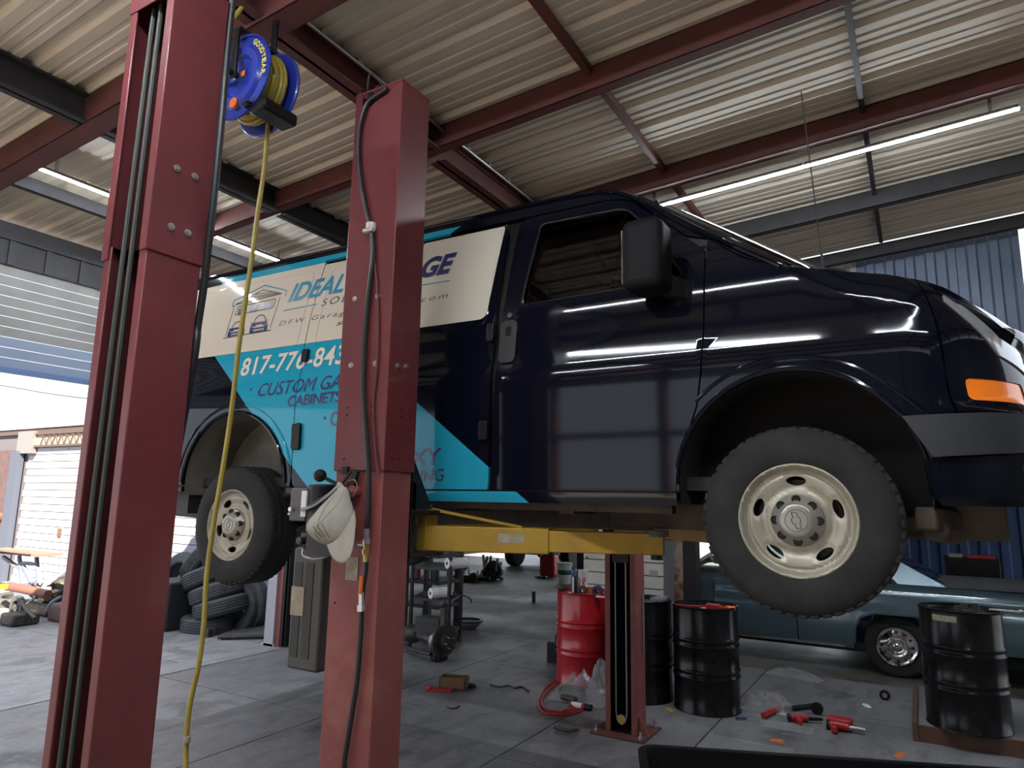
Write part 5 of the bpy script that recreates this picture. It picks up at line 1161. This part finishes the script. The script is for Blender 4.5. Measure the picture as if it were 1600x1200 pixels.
MB().tube([A_+Vector((0, -.05, -.10)), (A_+B_)/2+Vector((0, -.12, -.14)), B_+Vector((-.1, -.08, -.12))], .02).build('control_rod', GREASE, t)
# side black rack behind the centre column
t = thing('black_rack', 'dark steel rack standing left of the shelf cart', 'rack', (-6.2, 7.6, 0))
b0 = AY(630, 950, 7.85)
for xx, yy in ((b0.x, b0.y), (b0.x+.55, b0.y+.55), (b0.x, b0.y+.55)): MB().box(xx-.05, xx+.05, yy-.04, yy+.04, 0, 1.05).build('upright', DKST, t)
for z in (.3, .62, .98): MB().box(b0.x-.05, b0.x+.6, b0.y, b0.y+.58, z, z+.05).build('rack_shelf', DKST, t)
for i, (dx, m_, r) in enumerate(((.12, mat('maroon_canister', (.1, .02, .025), .5), .06), (.30, ALU, .05), (.44, DKST, .06))):
    o = MB().cyl((0, 0, 0), (0, 0, .16), r, n=18).cyl((0, 0, .16), (0, 0, .19), r*.5, n=12).build('canister', m_, bevel=.006); o.location = (b0.x+dx, b0.y+.12, .672); tag(o, ['maroon canister on the dark rack', 'silver canister on the dark rack', 'black canister on the dark rack'][i], 'canister')

# ================================================================== FAR BACKGROUND
def simple_wheel(b, x, y, r, w_=.24): b.cyl((x, y-w_/2, r), (x, y+w_/2, r), r, n=28)
tk = thing('pickup_truck', 'dark pickup truck far behind at the bright yard opening', 'truck', (-9.6, 17, 0))
tx0, tx1 = -9.95, -7.95
MB().box(tx0, tx1, 16.2, 21.0, .50, 1.05).box(tx0+.1, tx1-.1, 17.8, 19.6, 1.05, 1.75).build('truck_body', BLACK, tk, bevel=.05); MB().box(tx0+.05, tx1-.05, 16.02, 16.2, .42, .62).build('rear_bumper', DKST, tk, bevel=.02)
MB().box(-9.15, -8.7, 16.0, 16.02, .50, .62).build('number_plate', PAPER, tk); MB().cyl((-9.5, 17.0, .40), (-8.4, 17.0, .40), .08).sphere((-8.95, 17, .4), .16, n=6).build('rear_axle', BLACK, tk)
for x_, y_ in ((tx0+.15, 17.0), (tx1-.15, 17.0), (tx0+.15, 20.0), (tx1-.15, 20.0)): MB().cyl((x_-.13, y_, .38), (x_+.13, y_, .38), .38, n=28).build('tyre', RUB, tk, bevel=.02)
t2 = thing('parked_vehicle', 'dark vehicle far back left of the pickup truck', 'vehicle', (-13.5, 18, 0))
MB().box(-14.6, -12.6, 17.2, 21.5, .38, 1.1).box(-14.4, -12.8, 18.4, 20.6, 1.1, 1.6).build('vehicle_body', BLACK, t2, bevel=.06)
for x_, y_ in ((-14.45, 18.0), (-12.75, 18.0), (-14.45, 20.6), (-12.75, 20.6)): MB().cyl((x_-.1, y_, .33), (x_+.1, y_, .33), .33, n=24).build('tyre', RUB, t2)
c = AZ(858, 900); t = thing('fuel_can', 'red plastic fuel container on the floor far back', 'container', tuple(c), world=False)
MB().box(-.2, .2, -.15, .15, 0, .50).build('can_body', REDT, t, bevel=.05); MB().cyl((0, 0, .5), (0, 0, .58), .17).build('dark_lid', DKST, t); MB().cyl((.1, 0, .55), (.16, 0, .66), .02).build('spout', BLACK, t)
c = AZ(882, 912); t = thing('plastic_bucket', 'white bucket with green label standing far back beside the red container', 'bucket', tuple(c), world=False)
MB().lathe([(.001, .01), (.13, 0), (.165, .42), (.172, .42), (.172, .45), (.16, .45), (.125, .02), (.001, .02)], 28).build('bucket_body', PAPER, t); MB().lathe([(.147, .2), (.158, .3)], 28).build('green_label', mat('green_label', (.03, .14, .10), .6), t, solid=.003); MB().lathe([(.001, .45), (.176, .45), (.176, .41)], 28).build('lid', PAPER, t, solid=.003)
c = AZ(902, 908); t = thing('black_machine', 'black boxy machine beside the white bucket far back', 'machine', tuple(c), world=False); MB().box(-.02, .75, 0, .6, .06, 1.05).build('machine_body', mat('blue_black_metal', (.02, .024, .03), .5), t, bevel=.02)
for xx in (.08, .65): MB().cyl((xx, .08, 0), (xx, .08, .07), .04).build('foot', BLACK, t)
c = AZ(834, 941); t = thing('spray_can', 'dark blue spray can standing alone on the open floor', 'spray can', tuple(c), world=False)
MB().cyl((0, 0, 0), (0, 0, .19), .034).build('can_body', mat('dark_blue_can', (.015, .02, .06), .35), t, bevel=.004); MB().lathe([(.034, .19), (.02, .21), (.012, .23), (.001, .23)], 16).build('white_cap', PAPER, t)
def junkblob(nm, label, cat, px_, py_, w_, m_, seed, n_=9, h=.2):
    rnd = random.Random(seed); c = AZ(px_, py_); t = thing(nm, label, cat, tuple(c), world=False)
    b = MB(); b.box(-w_*.3, w_*.25, -w_*.12, w_*.12, 0, h*.5); b.cyl((-w_*.5, 0, h*.25), (w_*.5, .05, h*.3), h*.14); b.build('casting', m_, t, bevel=.01)
    b = MB(); b.tube([(-w_*.55, .1, .02), (-w_*.2, -.12, h*.4), (w_*.2, -.1, h*.2), (w_*.5, .08, .02)], h*.07); b.build('bent_rod', m_, t)
    b = MB(); b.cyl((w_*.18, -w_*.16, h*.4), (w_*.18, -w_*.08, h*.4), h*.38, n=16); b.cyl((w_*.18, -w_*.08, h*.4), (w_*.18, w_*.10, h*.4), h*.2, n=12); b.build('pulley', GREASE, t)
    b = MB()
    for i in range(n_): x = rnd.uniform(-.45, .45)*w_; y = rnd.uniform(-.15, .15)*w_; b.cyl((x, y, h*.35), (x+rnd.uniform(-.1, .1), y, h*rnd.uniform(.6, 1)), h*.06, n=6)
    o = b.build('bolts_and_lugs', ALU, t); o['kind'] = 'stuff'
    return t
junkblob('engine_part', 'greasy engine part on the floor right of the upper paper roll', 'engine part', 735, 908, .95, GREASE, 3, h=.26); junkblob('engine_part', 'upright engine part on the floor under the pickup truck bumper', 'engine part', 768, 905, .5, GREASE, 4, h=.55)
junkblob('small_machine_part', 'small dark part on the floor beside the red container far back', 'machine part', 848, 904, .45, GREASE, 6, n_=3, h=.1)
c = AZ(710, 900); t = thing('shop_seat', 'small red and blue padded creeper seat behind the cart', 'seat', tuple(c), world=False); MB().box(-.2, .25, -.15, .15, .12, .17).build('red_pad', REDT, t, bevel=.02); MB().box(-.22, .3, -.17, .17, .17, .22).build('blue_pad', mat('blue_pad', (.02, .04, .15), .6), t, bevel=.02)
for xx in (-.15, .2): MB().box(xx, xx+.03, -.1, .1, 0, .12).build('leg', BLACK, t)

# ================================================================== TYRE PILE outside left
def tyre_proto(R, w_, name='old_tyre'):
    h = w_/2; b = MB()
    pr = [(R*.56, -h*.8), (R*.60, -h*.95), (R*.80, -h*1.02), (R*.93, -h*.86), (R*.985, -h*.62)]
    for k in range(4): z0 = -h*.58+k*h*.31; pr += [(R, z0), (R, z0+h*.2), (R*.975, z0+h*.22), (R*.975, z0+h*.29)]
    pr += [(R, h*.66), (R*.985, h*.70), (R*.93, h*.88), (R*.80, h*1.02), (R*.60, h*.95), (R*.56, h*.8), (R*.62, 0)]
    return b.lathe(pr, 44, close=True).build(name, RUBO, smooth=25)
T0 = None
def tyre(px_, py_, Y, R, w_, tiltx, tilty, label, rotz=0):
    global T0
    if T0 is None: T0 = tyre_proto(.33, .20); o = T0
    else: o = T0.copy(); C.objects.link(o)
    P = AY(px_, py_, Y); o.location = P; o.scale = (R/.33, R/.33, w_/.20); o.rotation_euler = (math.radians(tiltx), math.radians(tilty), rotz); tag(o, label, 'tyre', 'tyres piled outside the roller door'); return o
tyre(325, 974, 6.25, .34, .21, 0, 2, 'old tyre lying flat at the bottom of the leaning stack')
tyre(345, 948, 6.3, .35, .22, 6, -14, 'old tyre second from the bottom of the leaning stack')
tyre(338, 924, 6.3, .35, .22, 8, -17, 'old tyre third from the bottom of the leaning stack')
tyre(327, 899, 6.3, .35, .22, 8, -20, 'old tyre fourth from the bottom of the leaning stack')
tyre(318, 877, 6.35, .34, .21, 20, -52, 'old tyre on top of the leaning stack, tipped up')
tyre(282, 905, 6.75, .40, .26, 70, 10, 'big tyre standing behind the stack, left of it, against the white wall')
tyre(388, 945, 6.75, .36, .22, 84, 25, 'tyre standing on edge right of the stack by the white wall')
tyre(372, 952, 6.6, .34, .21, 78, 40, 'tyre leaning between the stack and the rightmost standing tyre')
tyre(273, 955, 6.6, .42, .3, 88, 0, 'dark tyre standing low behind the left end of the stack')
t = thing('flattened_cardboard', 'grey dirty sheet with metal scraps lying before the tyres', 'sheet', tuple(AZ(400, 985)))
pts = [AZ(345, 1000), AZ(415, 998), AZ(438, 972), AZ(378, 972)]
MB().add([p+Vector((0, 0, d)) for d in (.005, .02) for p in pts], [(3, 2, 1, 0), (4, 5, 6, 7), (0, 1, 5, 4), (1, 2, 6, 5), (2, 3, 7, 6), (3, 0, 4, 7)]).build('sheet', mat('grey_dirty_sheet', (.12, .12, .13), .9, col2=(.07, .07, .08)), t)
MB().tube([AZ(340, 1000)+Vector((0, 0, .03)), AZ(380, 1000)+Vector((0, 0, .04)), AZ(420, 998)+Vector((0, 0, .03))], .02).build('thin_pipe', GREASE, t)
for i, (a, c_) in enumerate((((325, 995), (.05)), ((335, 992), (.04)), ((355, 985), (.045)))):
    P = AZ(*a); MB().box(P.x-.05, P.x+.05, P.y-.04, P.y+.04, 0, .05+c_).build('metal_scrap', GREASE if i != 2 else CREAM, t, bevel=.008)
o = MB().box(-.3, .3, -.35, .35, 0, .62).build('storage_bin', mat('black_bin', (.015, .015, .018), .7), bevel=.03); o.location = AZ(246, 990)+Vector((-.30, .45, 0)); tag(o, 'black bin standing left of the tyre stack, behind the nearest column', 'bin')

# ================================================================== SCRAP HEAP at the far left
t = thing('folding_table', 'blue-grey folding frame with planks on top in the scrap heap', 'table', tuple(AZ(35, 940)))
tp = [AY(0, 860, 5.7), AY(72, 862, 5.7)]; gx = (tp[1]-tp[0])
MB().box(tp[0].x-.3, tp[1].x, 5.55, 5.95, tp[0].z-.02, tp[0].z+.02).build('plank_top', TARM, t); MB().box(tp[0].x-.1, tp[1].x-.1, 5.50, 5.53, tp[0].z+.02, tp[0].z+.05).build('loose_plank', TARM, t)
BG = mat('blue_grey_frame', (.12, .15, .22), .5)
for a, c_ in (((30, 868), (36, 925)), ((57, 868), (62, 935)), ((33, 880), (58, 882)), ((36, 884), (55, 925)), ((33, 915), (60, 908)), ((5, 870), (33, 890))):
    MB().bar(AY(*a, 5.7), AY(*c_, 5.7), .045).build('frame_bar', BG, t)
b_ = AY(62, 935, 5.7); MB().box(b_.x-.05, b_.x+.05, 5.6, 5.8, 0, b_.z+.15).build('frame_foot', BG, t); b_ = AY(36, 925, 5.7); MB().box(b_.x-.05, b_.x+.05, 5.6, 5.8, 0, b_.z+.05).build('frame_foot', BG, t)
t = thing('rubbish_bag', 'large black rubbish bag at the left edge of the scrap heap', 'bag', tuple(AZ(10, 945)))
P = AY(6, 892, 5.5); MB().sphere((P.x-.25, 5.2, .62), .6, n=10, sc_=(.45, .45, 1.0)).build('bag_body', mat('black_film', (.012, .012, .016), .35, bump=.8, bscale=9), t, smooth=80); P = AY(8, 917, 5.1); MB().box(P.x-.04, P.x+.04, 5.05, 5.12, P.z-.03, P.z+.04).build('yellow_tag', YEL, t)
t = thing('rusty_pipe', 'thick reddish exhaust pipe lying across the scrap heap', 'pipe', tuple(AY(45, 922, 5.3)))
MB().tube([AY(12, 916, 5.3), AY(40, 921, 5.3), AY(75, 929, 5.35)], .062, n=14).build('pipe_body', mat('red_brown_pipe', (.15, .06, .05), .6), t); MB().cyl(AY(-5, 913, 5.3), AY(12, 916, 5.3), .04).build('pipe_end', GREASE, t)
for i, (x, y) in enumerate(((4, 948), (22, 946))):
    tyre(x, y-i*6, 5.9-.1*i, .3, .2, 5, 8, ['flat tyre at the left end of the scrap heap under the black bag', 'flat tyre lying under the rusty pipe'][i])
t = thing('push_mower', 'broken mower frame with one black wheel in the scrap heap', 'mower', tuple(AZ(45, 965)))
P = AY(27, 950, 5.15); Mw = TR(P.x, 5.15, .17) @ RX(PI/2); MB().lathe([(.10, -.03), (.165, -.03), (.175, 0), (.165, .03), (.10, .03)], 28, Mw, close=True).build('tyre', RUBO, t); MB().lathe([(.015, -.03), (.045, -.03), (.045, .03), (.015, .03)], 16, Mw, close=True).build('hub', ALU, t)
MB().tube([AY(34, 940, 5.1), AY(42, 953, 5.05), AY(55, 966, 5.0)], .022).build('handle_bar', GREASE, t); MB().tube([AY(40, 945, 5.3), AY(56, 934, 5.3)], .018).build('side_bar', ALU, t); MB().box(P.x+.2, P.x+.55, 4.85, 5.2, 0, .16).build('deck', GREASE, t, bevel=.03)
MB().tube([AY(72, 955, 5.1), AY(80, 942, 5.1), AY(95, 932, 5.1)], .02).build('curved_bar', BG, t)
t = thing('orange_tool', 'orange hedge tool on the ground in the scrap heap', 'tool', tuple(AZ(72, 965))); P = AZ(70, 963); MB().box(P.x-.22, P.x+.25, P.y, P.y+.1, .12, .18).build('orange_body', ORNG, t, bevel=.02); MB().box(P.x-.2, P.x+.3, P.y-.02, P.y+.12, 0, .12).build('dark_base', GREASE, t, bevel=.01)
t = thing('coil_spring_pile', 'heap of dark springs and rods under the curved white panel', 'springs', tuple(AZ(75, 950)))
for k in range(5):
    P = AY(55+k*8, 938, 5.6); MB().tube([P+Vector((.07*math.cos(s*.7), .07*math.sin(s*.7), -.2+.018*s)) for s in range(0, 26)], .014, n=5, smooth=False).build('spring', GREASE, t)
MB().box(AY(50, 940, 5.7).x, AY(98, 940, 5.7).x, 5.5, 6.0, 0, .18).build('base_scrap', GREASE, t, bevel=.03)
t = thing('bent_panel', 'white curved bodywork panel in the scrap heap beside the left column', 'panel', tuple(AY(85, 910, 5.6)))
MB().tube([AY(66, 925, 5.5), AY(73, 913, 5.5), AY(85, 904, 5.5), AY(105, 897, 5.5)], .04, n=10).build('white_edge', PAPER, t); MB().sphere(AY(88, 922, 5.7), .28, n=8, sc_=(1, .5, .8)).build('dark_back', GREASE, t)
MB().cyl(AY(74, 923, 5.45), AY(74, 918, 5.45), .05).build('white_lamp', PAPER, t)
o = MB().box(-.25, .25, -.15, .15, 0, .24).build('rusty_casting', mat('brown_casting', (.12, .07, .06), .8), bevel=.04); o.location = AZ(92, 972)+Vector((0, .1, 0)); tag(o, 'reddish brown casting on the ground beside the left column', 'casting')

# ================================================================== FLOOR CLUTTER
P = AZ(700, 1078); t = thing('battery_box', 'small open box with brown inside on the floor in the middle', 'box', (P.x, P.y, 0), world=False, rotz=.35)
MB().box(-.09, .17, .0, .012, 0, .11).box(-.09, -.08, 0, .14, 0, .11).box(.16, .17, 0, .14, 0, .11).box(-.09, .17, .128, .14, 0, .11).box(-.09, .17, 0, .14, 0, .01).build('box_sides', CARDB, t); MB().box(-.075, .155, -.004, 0, .01, .10).build('brown_face', mat('orange_brown', (.20, .10, .05), .7), t); MB().box(.171, .174, .01, .13, .01, .10).build('grey_side', ALU, t)
o = MB().box(-.16, .10, -.07, .0, 0, .025).cyl((-.16, -.05, .03), (-.10, -.06, .03), .018).build('red_blue_tray', REDT, bevel=.006); o.location = (P.x-.02, P.y-.04, 0); o.rotation_euler = (0, 0, .3); tag(o, 'flat red tool tray in front of the small open box', 'tray')
o = MB().sphere((0, 0, .02), .05, n=6, sc_=(1.6, .9, .45)).build('brake_pad', GREASE); o.location = AZ(734, 1074); tag(o, 'dark lump of scrap right of the small open box', 'scrap')
def scrap_line(pts, r, m_, nm, label, cat): o = MB().tube([AZ(x, y, r+.001) for x, y in pts], r, n=6).build(nm, m_); return tag(o, label, cat)
scrap_line([(766, 1070), (780, 1073), (795, 1071), (805, 1075), (815, 1073), (826, 1080)], .008, HOSE, 'cable_scrap', 'short twisted black cable scrap on the floor left of the red hose', 'cable')
scrap_line([(698, 1104), (708, 1107), (718, 1103)], .006, HOSE, 'cable_scrap', 'tiny black scrap on the floor below the small open box', 'scrap')
scrap_line([(868, 1064), (852, 1075), (841, 1098), (850, 1114), (880, 1117), (905, 1112), (917, 1103)], .009, REDT, 'red_hose', 'outer loop of red hose in front of the red drum', 'hose')
scrap_line([(872, 1066), (855, 1080), (846, 1096), (853, 1108), (872, 1112), (892, 1113), (903, 1106), (880, 1110)], .009, REDT, 'red_hose', 'inner loop of red hose in front of the red drum', 'hose')
def film(px_, py_, w_, h_, d_, seed, label, nm='plastic_bag', m_=None, sw=.0):
    rnd = random.Random(seed); n = 12; H = [[rnd.random() for _ in range(n+1)] for _ in range(n+1)]
    b = MB(); P = AZ(px_, py_)
    for s in (0, 1):
        b.grid(lambda a, c: Vector(((a-.5)*w_+.03*H[int(c*n)][int(a*n)], (c-.5)*d_, (0.004 if s == 0 else .006+h_*math.sin(PI*a)**.6*math.sin(PI*c)**.6*(.45+.55*H[int(a*n)][int(c*n)])))), n, n)
    o = b.build(nm, m_ or BAG, smooth=15, recalc=False); o.location = (P.x, P.y+d_*.3, .002); o.rotation_euler = (0, 0, sw); return tag(o, label, 'bag' if 'bag' in nm else 'film')
film(900, 1098, .52, .28, .34, 1, 'clear plastic bag with dark contents in front of the red drum')
o = MB().box(-.12, .1, -.07, .07, 0, .12).cyl((-.1, -.07, .04), (.08, -.1, .04), .03).build('bagged_parts', GREASE, bevel=.02); o.location = AZ(866, 1098)+Vector((.12, .15, 0)); tag(o, 'dark machine parts in the clear bag by the red drum', 'parts')
film(932, 1098, .25, .40, .22, 2, 'upright clear plastic bag between the red drum and the far column')
t = thing('red_torch', 'red and white tool handle lying at the foot of the bag by the red drum', 'tool', tuple(AZ(900, 1104))); MB().cyl(AZ(890, 1100, .03), AZ(914, 1104, .03), .022).build('red_grip', REDT, t); MB().cyl(AZ(894, 1100, .033), AZ(909, 1103, .033), .0225).build('white_print', PAPER, t); MB().cyl(AZ(914, 1104, .03), AZ(924, 1106, .03), .026).build('black_end', BLACK, t)
P = AZ(864, 1036); t = thing('car_battery', 'black battery box with handle behind the red drum', 'battery', (P.x, P.y, 0), world=False); MB().box(-.08, .18, 0, .2, 0, .22).build('battery_case', BLACK, t, bevel=.008); MB().tube([(-.02, .1, .22), (.0, .1, .30), (.08, .1, .31), (.12, .1, .22)], .008).build('handle', BLACK, t)
# right floor clutter under the front wheel
film(1195, 1112, .42, .16, .3, 5, 'clear plastic packaging with red print on the floor right of the black drum')
film(1237, 1060, .55, .10, .18, 6, 'clear plastic strip on the floor in front of the blue car', sw=-.2)
film(1225, 1140, .4, .03, .2, 8, 'flat clear plastic sheet below the red tools', nm='plastic_film')
film(1155, 1182, .62, .025, .45, 9, 'large flat clear plastic sheet on the floor beside the black tray', nm='plastic_film')
def tool(px0, px1, r, m_, m2, label, nm='cordless_tool'):
    a = AZ(*px0, r+.002); b_ = AZ(*px1, r+.002); t = thing(nm, label, 'tool', ((a.x+b_.x)/2, (a.y+b_.y)/2, 0)); d = (b_-a)
    MB().cyl(a, a+d*.55, r, r*.9, n=14).build('tool_body', m_, t, bevel=.004); MB().cyl(a+d*.55, b_, r*.55, r*.4, n=12).build('tool_shaft', m2, t)
    g = a+d*.18; s = d.normalized().cross(Vector((0, 0, 1))); MB().bar(g, g+s*.13, r*1.3, r*1.3).build('tool_grip', m_, t, bevel=.006); MB().cyl(a-d*.08, a, r*1.1, n=12).build('end_cap', BLACK, t); return t
tool((1235, 1121), (1285, 1124), .03, REDT, BLACK, 'long red tool lying on the floor under the front tyre')
tool((1296, 1132), (1352, 1141), .035, REDT, ALU, 'red and black tool with a silver tip, rightmost of the floor tools')
t = thing('tool_pack', 'red and navy printed package lying over the rightmost floor tool', 'package', tuple(AZ(1312, 1138))); P = AZ(1312, 1142); MB().box(P.x-.09, P.x+.09, P.y, P.y+.12, .0, .085).build('pack_red', REDT, t, bevel=.01); MB().box(P.x-.03, P.x+.095, P.y-.004, P.y, .005, .06).build('pack_navy', NAVYL, t)
t = thing('grey_grinder', 'dark grinder with round head on the floor right of the packaging', 'tool', tuple(AZ(1270, 1105))); MB().cyl(AZ(1228, 1108, .03), AZ(1272, 1102, .03), .02).build('grinder_body', BLACK, t); P = AZ(1277, 1106, .05); MB().cyl(P, P+Vector((0, -.03, 0)), .05).build('round_head', BLACK, t)
t = thing('red_wrench_tool', 'small red tool at the left end of the floor tools', 'tool', tuple(AZ(1208, 1118))); MB().cyl(AZ(1193, 1118, .03), AZ(1218, 1106, .03), .024).build('red_body', REDT, t); MB().cyl(AZ(1218, 1106, .03), AZ(1228, 1096, .06), .014).build('steel_nose', STEEL, t)
P = AZ(1383, 1094); t = thing('caster_wheel', 'small black rubber roller on the floor in front of the blue car', 'roller', (P.x, P.y, 0), world=False); MB().lathe([(.012, -.02), (.045, -.02), (.045, .02), (.012, .02)], 24, TR(0, 0, .046) @ RX(PI/2), close=True).build('roller_body', BLACK, t, bevel=.006); MB().lathe([(.012, -.021), (.022, -.021), (.022, .021), (.012, .021)], 16, TR(0, 0, .046) @ RX(PI/2), close=True).build('roller_hub', ALU, t)
for i, (a, m_, lab) in enumerate((((1214, 1158), ORNG, 'small orange chip on the floor, left one'), ((1405, 1181), ORNG, 'orange chip on the floor, right one'), ((1048, 1110), YEL, 'yellow green rag scrap at the foot of the black drums'), ((1160, 1124), BLUET, 'blue chip on the floor right of the black drums'), ((1354, 1103), PAPER, 'tiny white chip on the floor before the roller'), ((985, 1125), BLACK, 'black chip at the far column foot'))):
    P = AZ(*a); o = MB().add([(-.05, -.02, 0), (.05, -.03, 0), (.06, .02, 0), (-.03, .03, 0), (-.04, -.01, .012), (.04, -.02, .016), (.05, .01, .014), (-.02, .02, .012)], [(3, 2, 1, 0), (4, 5, 6, 7), (0, 1, 5, 4), (1, 2, 6, 5), (2, 3, 7, 6), (3, 0, 4, 7)]).build('floor_scrap', m_); o.location = P; o.rotation_euler = (0, 0, i*1.3); tag(o, lab, 'scrap')
# black tray at the bottom edge
t = thing('parts_tray', 'large black plastic tray at the bottom edge of the picture, near the camera', 'tray', (-.5, 4.0, 0))
z = .50; c0, c1 = AZ(1002, 1166, z), AZ(1600, 1206, z)
def trayfn(): pass
xA, xB, yB = c0.x-.02, 1.0, c0.y
import itertools
ang = math.atan2(c1.y-c0.y, c1.x-c0.x); Mt = TR(c0.x, c0.y, z) @ RZ(ang)
out = [(x, -y) for x, y in rrect(-.02, 1.9, .0, 1.0, .10, 5)]; inn = [(x, -y) for x, y in rrect(.02, 1.86, .04, .96, .07, 5)]
n = len(out); b = MB(); V = [(x, y, 0) for x, y in out]+[(x, y, .012) for x, y in out]+[(x, y, .012) for x, y in inn]+[(x*.98+.02, y*.96-.02, -.13) for x, y in inn]
F = [(i, (i+1) % n, n+(i+1) % n, n+i) for i in range(n)]+[(n+i, n+(i+1) % n, 2*n+(i+1) % n, 2*n+i) for i in range(n)]+[(2*n+i, 2*n+(i+1) % n, 3*n+(i+1) % n, 3*n+i) for i in range(n)]+[tuple(range(3*n, 4*n))]
b.add(V, F, Mt); b.build('tray_rim', BLACK, t, solid=.004)
for fx, fy in ((.15, -.15), (1.7, -.15), (.15, -.85), (1.7, -.85)): p = Mt @ Vector((fx, fy, -.13)); MB().box(p.x-.025, p.x+.025, p.y-.025, p.y+.025, 0, p.z).build('leg', BLACK, t)
